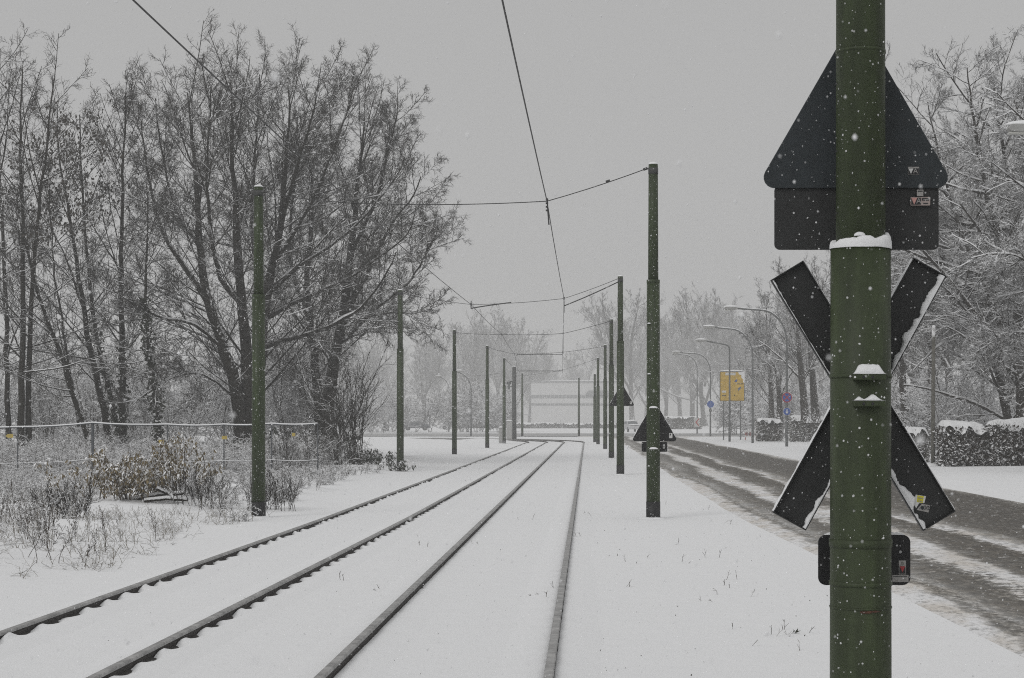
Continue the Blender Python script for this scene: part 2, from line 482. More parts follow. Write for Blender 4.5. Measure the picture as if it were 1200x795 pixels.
def tree_geo(seed, stems, lv, mats, snow_levels=2, snow=(.006, .75, .9), cut=1.0):
    """stems: list of (path, r0, r1[, t0]); lv: list of level dicts. Returns {'trunk':mesh,'crown':mesh,'snow':mesh} and twig tips"""
    rg = np.random.default_rng(seed)
    segs = 18
    P, Rd, L = [], [], []
    for st in stems:
        q, l = resample(st[0], 61)
        q, l = resample(q[:int(60 * cut) + 1][::3] if cut < 1 else q[::4], segs + 1)
        q[1:-1] += rg.normal(size=(segs - 1, 3)) * .02 * min(1, l / 8)
        P.append(q); L.append(l)
        t = np.linspace(0, 1, segs + 1)
        rad = st[1] * (1 - t) ** (.8 if cut == 1 else 1.0) + st[2] * t
        if len(st) > 3 and st[3]: rad = rad + st[1] * .45 * np.exp(-t * l / .45)     # root flare
        Rd.append(rad)
    P = np.array(P); Rd = np.array(Rd); L = np.array(L)
    sets = [(P, Rd, L)]
    for li, d in enumerate(lv):
        p, D, l, r = spawn(rg, *sets[-1], d['k'], d['t0'], d.get('t1', .98), d['ang'], d.get('sd', 12), d['ratio'], d.get('taper', .5), d.get('rr', .014), d['rmin'], d.get('flat', 0), d.get('low', 0))
        if li == 0 and cut < 1:
            keep = rg.random(len(l)) < np.repeat(np.clip(sets[0][2] / sets[0][2].max() * 1.15, .25, 1), d['k'])
            l = np.maximum(l, d.get('lmin', .15) * 8); p, D, l, r = p[keep], D[keep], l[keep], r[keep]
        l = np.maximum(l, d.get('lmin', .15))
        a, b = grow(rg, p, D, l, r, np.maximum(r * .35, d['rmin'] * .7), d['n'], d['w'], d['trop'])
        sets.append((a, b, l))
    sides = [9, 6, 4, 3, 3, 3]
    out = {}
    nt = 2 if len(sets) > 2 else 1
    out['trunk'] = tube_mesh('trunk', [(sets[i][0], sets[i][1], sides[i]) for i in range(nt)], mats[0])
    out['crown'] = tube_mesh('crown', [(sets[i][0], sets[i][1], sides[i]) for i in range(nt, len(sets))], mats[1])
    if snow_levels >= 0:
        ss = []
        for i in range(0, snow_levels + 1):
            q, sr = snow_on(sets[i][0], sets[i][1], rg, *snow); ss.append((q, sr, 5 if i < 2 else 3))
        out['snow'] = tube_mesh('snow', ss, M['snow'])
    return out, sets


def tree_obj(name, geo, label, cat='tree', loc=(0, 0, 0), rz=0, sc=1.0, group=None):
    t = thing(name, label, cat, loc, rz, group); t.scale = (sc, sc, sc)
    for k, me in geo.items(): link(k, me, t)
    return t

# ------------------------------------------------------------------ ground, road, street
def axis(parts):
    out = []
    for a, b, s in parts: out.append(np.arange(a, b, s))
    out.append([parts[-1][1]])
    return np.concatenate(out)


gx = axis([(-390, -60, 12), (-60, -26, 2), (-26, -5, .22), (-5, .2, .6), (.2, 3, .2), (3, 8.5, .6), (8.5, 16, .35), (16, 60, 3), (60, 390, 12)])
gy = axis([(-45, 4, 2.5), (4, 30, .22), (30, 62, .4), (62, 120, 1.5), (120, 240, 6), (240, 640, 20)])
XX, YY = np.meshgrid(gx, gy)
GV = np.stack([XX, YY, gz(XX, YY)], -1).reshape(-1, 3)
nx, ny = len(gx), len(gy)
ii = (np.arange(ny - 1)[:, None] * nx + np.arange(nx - 1)[None, :]).ravel()
GQ = np.stack([ii, ii + 1, ii + 1 + nx, ii + nx], -1)
tag(link('snowy_ground', mesh_from('snowy_ground', GV, GQ, M['ground'])), 'snow covered ground either side of the tram tracks', None, None, 'structure')


def sheet(name, path, z, mat, dip=.05):
    """path rows: (x0,x1,y); the long edges dip under the snow beside them"""
    V = []
    for x0, x1, y in path: V += [(x0 - .1, y, z - dip), (x0 + .3, y, z), (x1 - .3, y, z), (x1 + .1, y, z - dip)]
    Q = [(4 * i + k, 4 * i + k + 1, 4 * i + k + 5, 4 * i + k + 4) for i in range(len(path) - 1) for k in range(3)]
    return link(name, mesh_from(name, np.array(V), np.array(Q), mat, False))


tag(sheet('road', [(2.95, 9.1, -40), (2.95, 9.1, 10), (2.75, 8.95, 18), (2.45, 8.8, 28)] + [(2.35, 8.75, y) for y in (40, 60, 110, 150)] + [(2.3, 9.6, 158), (1.2, 12, 163), (-1, 15, 166)], .022, M['road']), 'slushy road with wheel tracks through the snow', None, None, 'structure')
tag(sheet('cross_street', [(-140, 140, 166.01), (-140, 140, 204)], .012, M['street']), 'far street crossing behind the tram track curve', None, None, 'structure')

# ------------------------------------------------------------------ rails
RZ = .076


def rail_path(x0, rr, ystart=122, near=None):
    ys = list(np.arange(4.0, 62, .3)) + list(np.arange(62, ystart, 4))
    p = [(x0 + (near(y) if near else 0), y) for y in ys]
    rr += 9
    for a in np.linspace(0, 52, 22):
        p.append((x0 - rr + rr * math.cos(R(a)), ystart + rr * math.sin(R(a))))
    return np.array(p)


def extrude(path, prof, name, mat, parent):
    d = np.gradient(path, axis=0); d = norm(d); nrm = np.stack([d[:, 1], -d[:, 0]], 1)
    V = []; k = len(prof)
    for u, z in prof: V.append(np.c_[path + nrm * u, np.full(len(path), z)])
    V = np.stack(V, 1).reshape(-1, 3); n = len(path)
    i = (np.arange(n - 1)[:, None] * k + np.arange(k)[None, :]).ravel(); j = (np.arange(n - 1)[:, None] * k + (np.arange(k)[None, :] + 1) % k).ravel()
    Q = np.stack([i, j, j + k, i + k], -1)
    return link(name, mesh_from(name, V, [Q, np.array([list(range(k))[::-1]]), np.array([[(n - 1) * k + a for a in range(k)]])], mat, False), parent)


def ridge(path, seed, amp, side, parent, y1=121):
    """snow bedded against the rail web, heaped over each rail clip"""
    rg = np.random.default_rng(seed)
    sel = path[path[:, 1] < y1]
    yy = np.arange(sel[0, 1], sel[-1, 1], .045)
    xx = np.interp(yy, sel[:, 1], sel[:, 0])
    per = .62; ph = rg.uniform(0, per)
    wob = np.interp(yy, yy[::9], rg.normal(size=len(yy[::9]))) * .35
    c = .5 + .5 * np.cos((yy - ph) / per * 2 * math.pi + wob)
    sm = np.convolve(rg.normal(size=len(yy)), np.ones(5) / 5, 'same')
    h = np.clip(amp * (c ** 1.4) * (1 + .38 * np.interp(yy, yy[::13], rg.normal(size=len(yy[::13])))) + .006 * sm, .0, .07)
    if amp < .03: h = np.clip(amp * (.75 + .25 * c * (amp > .015)) + .004 * sm, 0, .07)
    wdt = .035 + .045 * (1 - c) + .01 * sm
    wdt = np.clip(wdt, .012, .09)
    # columns: at the web, crest, foot of the bed, feathered out over the ground
    cols = [(np.full_like(yy, .034), h * .8), (.034 + .02 + 0 * yy, h), (.05 + wdt * .6, h * .55 + .012), (.11 + wdt * .3, .03 + 0 * h), (.22 + .02 * sm, .018 + 0 * h), (.42 + 0 * yy, -.01 + 0 * h)]
    if amp < .03: cols = [(.030 + .003 * sm, h), (.04 + .006 * sm, h + .004)] + [(a, np.minimum(b, h + .004)) for a, b in cols[2:]]
    V = np.stack([np.c_[xx + side * u, yy, z] for u, z in cols], 1).reshape(-1, 3)
    k = len(cols); n = len(yy)
    i = (np.arange(n - 1)[:, None] * k + np.arange(k - 1)[None, :]).ravel()
    Q = np.stack([i, i + 1, i + 1 + k, i + k], -1)
    return link('snow_ridge', mesh_from('snow_ridge', V, Q, M['snow']), parent)


def make_rail(x0, rr, label, amp, seed, near=None):
    t = thing('tram_rail', label, 'rail', (0, 0, 0), 0, 'tram rails')
    p = rail_path(x0, rr, near=near)
    hd = extrude(p, [(-.030, RZ - .022), (-.030, RZ - .006), (-.024, RZ), (.024, RZ), (.030, RZ - .006), (.030, RZ - .022)], 'head', M['railtop'], t)
    extrude(p, [(-.085, -.02), (-.085, .006), (-.025, .012), (-.025, RZ - .0225), (.025, RZ - .0225), (.025, .012), (.085, .006), (.085, -.02)], 'web', M['railside'], t)
    ridge(p, seed, amp, 1, t); ridge(p, seed + 50, amp * .8, -1, t)
    return t


RAILS = [-4.22, -2.88, -1.655, -.238]
nl = lambda y: -.16 * max(0, (28 - y) / 18) ** 1.2
make_rail(RAILS[0], 21.9, 'outermost tram rail on the trees side, dark scalloped snow along its web', .043, 1, nl)
make_rail(RAILS[1], 23.2, 'tram rail second from the trees, inner rail of the far track', .037, 2, nl)
make_rail(RAILS[2], 24.4, 'tram rail third from the trees, running through the middle of the snow', .0135, 3, lambda y: .01)
make_rail(RAILS[3], 25.8, 'straight grey tram rail closest to the row of green poles by the road', .029, 4)


# ------------------------------------------------------------------ poles
def snow_ring(r0, r1, z, h, seed, k=40):
    """a cushion of snow on a ledge round a pole; h(angle) gives its depth"""
    rg = np.random.default_rng(seed); V = []; f = []
    prof = [(1.0, -.10), (1.03, .1), (1.01, .45), (.9, .8), (.65, 1.0), (0, 1.02)]
    for i in range(k):
        a = 2 * math.pi * i / k; hh = h(a) * rg.uniform(.93, 1.07); jit = rg.uniform(-.08, .04)
        for s, u in prof:
            rad = r0 + (r1 - r0) * s * (1 if s < 1 else 1 + .02 * jit)
            V.append((rad * math.cos(a), rad * math.sin(a), z + hh * u + (jit * .12 * h(a) if s >= 1 else 0)))
    m = len(prof)
    for i in range(k):
        for j in range(m - 1):
            a = i * m + j; b = ((i + 1) % k) * m + j
            f.append((a, b, b + 1, a + 1))
    return MB().add(V, f)


def cyl(z0, z1, r0, r1, k=24, rows=1):
    zs = np.linspace(0, 1, rows + 1)
    return MB().tube([(0, 0, z0 + (z1 - z0) * t) for t in zs], [r0 + (r1 - r0) * t for t in zs], k)


def make_pole(name, label):
    t = thing(name, label, 'pole', (0, 0, 0), 0, 'green tram wire poles')
    cyl(.28, 3.95, .114, .108, rows=2).build('lower_section', M['green'], t, True)
    cyl(3.953, 5.86, .086, .078, rows=2).build('upper_section', M['green'], t, True)
    cyl(3.90, 3.952, .1105, .1105).build('collar', M['green'], t, True)
    cyl(-.12, .283, .1185, .1185).build('base_band', M['black'], t, True)
    cyl(5.70, 5.80, .083, .083).build('wire_clamp', M['darkpole'], t, True)
    MB().blob((0, 0, 5.86), (.078, .078, .045), 3, .12, half=True).build('snow_cap', M['snow'], t, True)
    MB().blob((-.02, 0, -.02), (.22, .22, .06), 8, .25, 18, 5, half=True).build('snow_collar', M['snow'], t, True)
    return t


POLES_R = [(765.5, 608, 190, 'green tram pole with a low triangular sign, standing out large beside the road'),
           (727, 557, 323, 'green tram pole carrying the smaller, higher triangular sign in front of the far car'),
           (716.5, 538, 374, 'slim green tram pole just behind the one with the higher triangular sign'),
           (709.2, 527, 404, 'hazy green tram pole, third behind the one with the low triangular sign'),
           (700.8, 521.6, 419, 'hazy green tram pole overlapping a paler pole near the track curve'),
           (697, 518.6, 438, 'pale short tram pole half hidden behind another near the track curve'),
           (678.4, 511.5, 442, 'palest tram pole standing alone in front of the white building')]
POLES_L = [(303, 607, 217, 'thick green tram pole in front of the big bare tree and brambles'),
           (469, 552, 340, 'green tram pole at the end of the undergrowth with twigs round its foot'),
           (532.5, 534, 387, 'green tram pole on the open snow, before the hazy cars'),
           (571, 526, 405, 'hazy green tram pole between the open snow pole and the grey cabinets'),
           (590.8, 520.5, 419.5, 'hazy tram pole right beside the small grey cabinet'),
           (612, 512, 437, 'faint pale tram pole at the left edge of the white building')]
proto = None
PX = {}
for key, lst in (('r', POLES_R), ('l', POLES_L)):
    for n, (px, pb, pt, lab) in enumerate(lst):
        y = wy(pb); x = wx(px, y)
        H = wz(pt, y)
        o = make_pole('tram_pole', lab) if proto is None else copy_tree(proto)
        if proto is None: proto = o
        o['label'] = lab
        o.location = (x, y, gz1(x, y)); o.scale = (1, 1, H / 5.9); o.rotation_euler = (0, 0, n * 1.7 + (key == 'l'))
        PX[key, n] = (x, y, H)
# the dark pole with a box
y = wy(516); x = wx(602.5, y)
t = thing('tram_pole', 'dark thick pole with tensioning gear near its top beside the tall grey cabinet', 'pole', (x, y, gz1(x, y)), 0, 'green tram wire poles')
cyl(-.1, 5.9, .2, .15, rows=3).build('shaft', M['darkpole'], t, True)
MB().blob((0, 0, 5.9), (.15, .15, .07), 3, .12, half=True).build('snow_cap', M['snow'], t, True)
g = MB(); g.box((-.3, 0, 4.72), (.5, .08, .06)); g.box((-.3, 0, 4.3), (.5, .08, .06)); g.build('gear_arm', M['darkpole'], t)
MB().tube([(-.42, -.05, 4.62), (-.42, .05, 4.62)], .18, 16).build('tension_wheel', M['darkpole'], t)
MB().box((-.42, 0, 4.36), (.16, .16, .5)).build('weight', M['metal'], t)
PX['d', 0] = (x, y, 5.9)

# ------------------------------------------------------------------ the pole close by, with its signs
YN = 6.6
XN = wx(1008.5, YN)
pz = lambda py: wz(py, YN)
near = thing('sign_pole', 'thick dark green steel pole close by, with a snow ledge where it narrows', 'pole', (XN, YN, 0))
cyl(-.1, pz(290), .1195, .1155, 40, 3).build('lower_section', M['green_near'], near, True)
cyl(pz(291), 6.2, .0950, .0905, 40, 3).build('upper_section', M['green_near'], near, True)
hfun = lambda a: .040 + .012 * math.cos(a - .5) + .006 * math.sin(3 * a + 1) + .004 * math.sin(7 * a)
snow_ring(.09, .1185, pz(291.5), hfun, 4, 72).build('snow_ledge', M['snow'], near, True)
for py, h, r in ((62, .012, .0965), (636, .03, .1215), (683, .016, .1215), (711, .006, .1205), (441, .014, .1205)):
    cyl(pz(py) - h / 2, pz(py) + h / 2, r, r, 40).build('band', M['green_near'], near, True)
MB().tube([(.1195 * math.cos(a), .1195 * math.sin(a), pz(711.5) - .007 + .0015 * math.sin(9 * a)) for a in np.linspace(-1.75, -1.05, 12)], [.002, .004, .005, .004, .005, .0055, .004, .0035, .0045, .003, .002, .001], 6).build('rust_seam', M['rust'], near, True)
for py, hw, hs, sd in ((443, .062, .036, 1), (473.5, .060, .019, 2)):
    zc = pz(py)
    b = MB(); b.box((.012, -.128, zc), (hw * 2, .04, .022)); br = b.build('bracket', M['green_near'], near, False, .004)
    for hx in (-.012, .022): MB().tube([(hx, -.1482, zc - .001), (hx, -.1495, zc - .001)], .0055, 10).build('bolt_hole', M['ink'], br)
    # heap of snow on the bracket: a ridge with sloped ends
    V = []; f = []; n = 26; rg = np.random.default_rng(sd)
    for i in range(n):
        u = i / (n - 1); xx = .012 + hw * 1.0 * (2 * u - 1)
        e = min(1, min(u, 1 - u) / .24)
        hh = hs * (sstep(0, 1, e)) * (1 + .06 * rg.normal() * e) * (1 if sd == 1 else (.75 + .45 * math.cos(u * 11.5 - .8)))
        hh = float(max(hh, .001)); z0 = zc + .0115
        V += [(xx, -.108, z0), (xx, -.108, z0 + hh * 1.0), (xx, -.128, z0 + hh * 1.02), (xx, -.145, z0 + hh * .75), (xx, -.150, z0 + hh * .2), (xx, -.148, z0)]
    for i in range(n - 1):
        for j in range(5): f.append((i * 6 + j, i * 6 + j + 1, i * 6 + j + 7, i * 6 + j + 6))
    MB().add(V, f).build('snow', M['snow'], br, True)
b = MB(); b.box((-.02, -.098, pz(281)), (.03, .02, .012)); b2 = b.build('bracket', M['green_near'], near)
MB().blob((-.02, -.098, pz(280)), (.024, .014, .016), 5, .2, half=True).build('snow', M['snow'], b2, True)


def rounded(pts, r, n=6):
    out = []; m = len(pts)
    for i in range(m):
        p0, p, p1 = (np.array(pts[(i + k) % m], float) for k in (-1, 0, 1))
        a = norm(p0 - p); b = norm(p1 - p)
        ang = math.acos(np.clip(a @ b, -1, 1)); d = r / math.tan(ang / 2)
        c = p + norm(a + b) * r / math.sin(ang / 2)
        s, e = p + a * d - c, p + b * d - c
        a0 = math.atan2(s[1], s[0]); a1 = math.atan2(e[1], e[0])
        da = (a1 - a0 + math.pi) % (2 * math.pi) - math.pi
        for k in range(n + 1):
            t = a0 + da * k / n; out.append((c[0] + r * math.cos(t), c[1] + r * math.sin(t)))
    return out


def rect(x0, z0, x1, z1): return [(x0, z0), (x1, z0), (x1, z1), (x0, z1)]


def letters(text, x, z, y, size, mat, parent, name='lettering'):
    cu = bpy.data.curves.new(name, 'FONT'); cu.body = text; cu.size = size; cu.extrude = .0003; cu.align_x = 'CENTER'; cu.align_y = 'CENTER'
    tmp = bpy.data.objects.new('lettering', cu); COL.objects.link(tmp)
    me = bpy.data.meshes.new_from_object(tmp.evaluated_get(bpy.context.evaluated_depsgraph_get()))
    bpy.data.objects.remove(tmp); me.materials.clear(); me.materials.append(mat)
    o = link(name, me, parent, (x, y, z)); o.rotation_euler = (R(90), 0, 0)
    return o


YS = YN + .155
sx = lambda px: wx(px, YS); sz = lambda py: wz(py, YS)


def flat(outline, y, mat, name, parent, th=.0012, rz=None):
    return MB().prism(outline, y, y + th).build(name, mat, parent)


# --- triangular sign seen from behind, with its plate
cxs, czs = sx(1003), sz(220.5)
t = thing('triangular_sign', 'dark grey back of a big triangular sign above a plate, high on the near pole', 'road sign', (cxs, YS, czs), 0, 'triangular signs seen from behind')
TRI = rounded([(-.396, 0), (.396, 0), (0, .686)], .043)
tri_pl = MB().prism(TRI, 0, .012).build('triangle_plate', M['signback'], t, False, .002)
pl = MB().prism(rounded(rect(sx(908) - cxs, sz(292.5) - czs, sx(1101) - cxs, .012), .022), .0135, .0235).build('lower_plate', M['crossback'], t, False, .002)
c = MB(); c.box((.0, -.012, .12), (.5, .02, .03)); c.box((.0, -.012, .40), (.22, .02, .03)); c.box((0, -.012, -.12), (.5, .02, .03))
c = MB()
for zz in (.12, .38, -.12): c.tube([(XN - cxs + .091 * math.cos(a), -YS + YN + .091 * math.sin(a), zz) for a in np.linspace(-.2, math.pi + .2, 18)], .006, 6)
c.build('clamp', M['darkpole'], t)


def local(px0, py0, px1, py1): return (sx(px0) - cxs, sz(py1) - czs, sx(px1) - cxs, sz(py0) - czs)


# small sticker on the triangle: white triangle beside a black letter
x0, z0, x1, z1 = local(1064, 195.8, 1077, 205)
st = flat(rect(x0, z0, x1, z1), -.0018, M['greyprint'], 'sticker', t)
flat(rect(x0 + .001, z0 + .001, x1 - .001, z1 - .006), -.003, M['ink'], 'sticker_print', st)
flat([(x0 + .001, z1 - .007), (x0 + .011, z0 + .003), (x0 + .021, z1 - .007)], -.0042, M['white'], 'sticker_print', st)
letters('A', x1 - .015, (z0 + z1) / 2 - .002, -.0044, .028, M['greyprint'], st)
x0, z0, x1, z1 = local(1074.5, 222.5, 1082, 230)
st = flat(rect(x0, z0, x1, z1), -.0008, M['greyprint'], 'sticker', t)
flat(rect(x0 + .003, z1 - .008, x1 - .003, z1 - .004), -.002, M['signback'], 'sticker_print', st)
x0, z0, x1, z1 = local(1067, 231.2, 1090, 241)
st = flat(rounded(rect(x0, z0, x1, z1), .003), -.0008, plain('sticker_pink', (.36, .30, .28), .6, .1), 'sticker', t)
flat(rect(x0 + .003, z0 + .003, x0 + .041, z1 - .003), -.002, M['ink'], 'sticker_print', st)
flat([(x0 + .003, z1 - .003), (x0 + .014, z0 + .003), (x0 + .026, z1 - .003)], -.0032, plain('sticker_rose', (.55, .30, .27), .6, .1), 'sticker_print', st)
letters('A', x0 + .032, (z0 + z1) / 2, -.0034, .03, M['greyprint'], st)
flat(rect(x0 + .045, z1 - .014, x1 - .004, z1 - .004), -.002, M['ink'], 'sticker_print', st)
flat(rect(x0 + .05, z1 - .011, x1 - .01, z1 - .0085), -.0032, M['greyprint'], 'sticker_print', st)
flat(rect(x0 + .05, z0 + .006, x1 - .008, z0 + .010), -.002, M['signback'], 'sticker_print', st)

# --- St Andrew's cross from behind: two shallow trays catching snow in their lower lip
ccx, ccz = sx(1009), sz(462)
t = thing('crossing_cross', "dark back of a St Andrew's cross with snow caught in its lower lips", 'road sign', (ccx, YS + .01, ccz))


def arm(px0, py0, px1, py1, yo, seed, heavy):
    ax, az, bx, bz = sx(px0) - ccx, sz(py0) - ccz, sx(px1) - ccx, sz(py1) - ccz
    if bx < ax: ax, az, bx, bz = bx, bz, ax, az
    L = math.hypot(bx - ax, bz - az); ang = math.atan2(bz - az, bx - ax); w = .150
    rot = Euler((0, -ang, 0)); cen = ((ax + bx) / 2, yo, (az + bz) / 2)
    o = link('arm', None, t, cen); bpy.data.objects.remove(o)
    mt = np.array(rot.to_matrix())
    def tr(V): return np.asarray(V, float) @ mt.T + np.array(cen)
    m = MB()
    def bx_(c_, s_):
        cc = tr([c_])[0]; m.box(cc, s_, rot)
    bx_((0, .008, 0), (L, .004, w)); bx_((0, -.006, w / 2 - .002), (L, .0235, .004)); bx_((0, -.006, -w / 2 + .002), (L, .0235, .004))
    bx_((L / 2 - .002, -.006, 0), (.004, .0235, w - .0085)); bx_((-L / 2 + .002, -.006, 0), (.004, .0235, w - .0085))
    ob = m.build('arm', M['crossback'], t)
    rg = np.random.default_rng(seed)
    n = 150
    u = np.linspace(-L / 2 + .006, L / 2 - .006, n)
    sm = np.convolve(rg.normal(size=n + 4), np.ones(3) / 3, 'valid')[:n]; sl = np.interp(np.arange(n), np.arange(0, n, 7), rg.normal(size=len(np.arange(0, n, 7))))
    h = np.clip(.0145 + .006 * sl + .0075 * sm, .003, .032)
    wgt = np.interp(u / L + .5, *heavy)
    h = h * wgt + .0008
    V = []; zb = -w / 2 + .0042
    for i in range(n):
        V += [(u[i], .0058, zb), (u[i], .0058, zb + h[i] * 1.25), (u[i], -.004, zb + h[i] * 1.2), (u[i], -.0125, zb + h[i] * .95), (u[i], -.0175 - .003 * wgt[i], zb + h[i] * .45), (u[i], -.0172, zb)]
    f = [(i * 6 + j, i * 6 + j + 1, i * 6 + j + 7, i * 6 + j + 6) for i in range(n - 1) for j in range(5)]
    MB().add(tr(V), f).build('snow', M['snow'], ob, True)
    # thin line of snow on the upper edge
    hh = np.clip(.0038 + .002 * sm + .001 * sl, .001, .009); V = []
    for i in range(n):
        z0 = w / 2 + .0003
        V += [(u[i], .0105, z0), (u[i], .008, z0 + hh[i]), (u[i], -.010, z0 + hh[i] * .9), (u[i], -.0175, z0)]
    f = [(i * 4 + j, i * 4 + j + 1, i * 4 + j + 5, i * 4 + j + 4) for i in range(n - 1) for j in range(3)]
    MB().add(tr(V), f).build('snow', M['snow'], ob, True)
    return ob, tr, ang


a1, tr1, an1 = arm(922, 317, 1100.5, 611, .0, 5, ([0, .42, .47, .6, .62, 1], [.3, .25, .2, .2, 1.1, 1.1]))
a2, tr2, an2 = arm(1091.5, 312, 926, 612, .034, 6, ([0, .25, .38, .5, .6, 1], [.45, .75, .5, .4, .7, .9]))
c = MB()
for zz in (.05, -.05): c.tube([(XN - ccx + .110 * math.cos(a), YN - YS - .01 + .112 * math.sin(a), zz) for a in np.linspace(-.1, math.pi + .1, 18)], .006, 6)
c.build('clamp', M['darkpole'], t)
# stickers low on the arm that runs down towards the road
yk = .0045
lx = lambda px, py: (sx(px) - ccx, sz(py) - ccz)
def poly(pts, y, mat, name, parent): return MB().prism([lx(*p) for p in pts], y, y + .001).build(name, mat, parent)
st = poly([(1074, 580), (1086, 582), (1084, 590), (1078, 590), (1074.5, 596), (1071.5, 591)][::-1], yk, M['white'], 'sticker', a1)
poly([(1076, 580.8), (1083.5, 582), (1082, 590), (1075.2, 588.5)][::-1], yk - .0012, plain('sticker_yellow', (.55, .5, .03), .6, .15), 'sticker_print', st)
poly([(1077, 583.2), (1082, 584), (1081.8, 585), (1076.8, 584.2)][::-1], yk - .0024, M['greyprint'], 'sticker_print', st)
poly([(1076.5, 586.8), (1081.5, 587.6), (1081.3, 588.5), (1076.3, 587.7)][::-1], yk - .0024, M['greyprint'], 'sticker_print', st)
st = poly([(1077, 595.5), (1081, 591), (1090.5, 592.5), (1089, 601), (1075, 598)][::-1], yk, M['greyprint'], 'sticker', a1)
poly([(1078.2, 596.8), (1081, 593), (1083.4, 594), (1082.6, 598)][::-1], yk - .0012, M['signback'], 'sticker_print', st)
lt = letters('00', *lx(1086.3, 595.8), yk - .002, .024, M['signback'], st); lt.location = (lx(1086.3, 595.8)[0], yk - .002, lx(1086.3, 595.8)[1]); lt.rotation_euler = (R(90), R(10), 0)

# --- the small plate below
cxp, czp = sx(1013), sz(686)
t = thing('small_plate', 'small black rounded plate low on the near pole, with a white and red sticker', 'sign plate', (cxp, YS, czp))
pl = MB().prism(rounded(rect(sx(959) - cxp, 0, sz(0) * 0 + sx(1067) - cxp, sz(627) - czp), .03), 0, .012).build('plate', M['black'], t, False, .002)
zt = sz(627) - czp
V = []; n = 40; rg = np.random.default_rng(3)
for i in range(n):
    u = -.16 + .32 * i / (n - 1); h = .010 * min(1, (.165 - abs(u)) / .03) * rg.uniform(.75, 1.2)
    V += [(u, .013, zt), (u, .010, zt + h), (u, .001, zt + h), (u, -.002, zt)]
MB().add(V, [(i * 4 + j, i * 4 + j + 1, i * 4 + j + 5, i * 4 + j + 4) for i in range(n - 1) for j in range(3)]).build('snow', M['snow'], t, True)
cxs, czs = cxp, czp
x0, z0, x1, z1 = local(1053.3, 657, 1061.5, 673.3)
st = flat(rect(x0, z0, x1, z1), -.0012, M['greyprint'], 'sticker', t)
flat(rect(x0 + .002, z0 + .003, x1 - .002, z0 + .029), -.0024, M['ink'], 'sticker_print', st)
flat([(x0 + .003, z0 + .032), (x0 + .014, z0 + .008), (x1 - .003, z0 + .032)], -.0036, M['red'], 'sticker_print', st)
letters('III', (x0 + x1) / 2, z1 - .012, -.0018, .016, M['wood'], st)
x0, z0, x1, z1 = local(1045.6, 674, 1064.6, 682.3)
st = flat(rect(x0, z0, x1, z1), -.0012, M['greyprint'], 'sticker', t)
flat(rect(x0 + .004, z1 - .007, x1 - .006, z1 - .005), -.0024, M['signback'], 'sticker_print', st)

# --- the two triangular signs on the next poles
for (px, py, poleid, lab, plate) in ((767, 517.5, 0, 'low black back of a triangular sign above a short plate, by the road', True),
                                     (728.5, 476, 1, 'small black back of a triangular sign, without a plate, before the far car', False)):
    xP, yP, _ = PX['r', poleid]; y = yP + .15
    t = thing('triangular_sign', lab, 'road sign', (wx(px, y), y, wz(py, y)), 0, 'triangular signs seen from behind')
    MB().prism(TRI, 0, .012).build('triangle_plate', M['black'], t, False, .002)
    st = flat(rect(.245, .055, .30, .14), -.0012, M['white'], 'sticker', t)
    flat(rect(.255, .10, .275, .13), -.0024, M['ink'], 'sticker_print', st)
    c = MB(); c.tube([(.115 * math.cos(a) + xP - wx(px, y), -.15 + .115 * math.sin(a), .15) for a in np.linspace(-.2, math.pi + .2, 14)], .014, 6); c.build('clamp', M['darkpole'], t)
    V = []; n = 30
    for sgn in (-1, 1):
        sb = MB(); sb.tube([(sgn * (.36 - .33 * u), .006, .06 + .572 * u) for u in np.linspace(0, 1, 8)], [.006 + .003 * math.sin(5 * u * 3) for u in np.linspace(0, 1, 8)], 5)
        sb.build('snow', M['snow'], t, True)
    if plate:
        MB().prism(rounded(rect(-.215, -.175, .215, -.008), .02), .002, .012).build('lower_plate', M['black'], t, False, .002)
        st = flat(rect(.14, -.12, .175, -.05), -.0005, M['white'], 'sticker', t)
        flat(rect(.147, -.10, .168, -.085), -.0017, M['ink'], 'sticker_print', st)
# little heaps of snow on the steps of the large pole
xP, yP, _ = PX['r', 0]
for i, py in enumerate((478.5, 526.5, 439, 380)):
    t = tag(MB().blob((0, 0, 0), (.075 if i < 2 else .03, .03, .035 if i < 2 else .02), i, .2, half=True).build('snow_heap', M['snow'], None, True, loc=(xP + (0 if i < 2 else -.07), yP - .115 if i < 2 else yP - .09, wz(py, yP))),
            ['heap of snow on the upper clamp of the large roadside tram pole', 'heap of snow on the clamp below the low triangular sign', 'speck of snow on the left flank of the large roadside pole', 'topmost speck of snow on the left flank of the large roadside pole'][i], 'snow heap', 'snow heaps on the large pole')

# ------------------------------------------------------------------ overhead wires
def sag(a, b, s, n=14):
    a = np.array(a); b = np.array(b); t = np.linspace(0, 1, n)[:, None]
    p = a * (1 - t) + b * t; p[:, 2] -= (4 * s * t * (1 - t))[:, 0]
    return p


def wire_path(pts, s):
    out = [np.array(pts[0])[None]]
    for a, b in zip(pts[:-1], pts[1:]): out.append(sag(a, b, s)[1:])
    return np.concatenate(out)


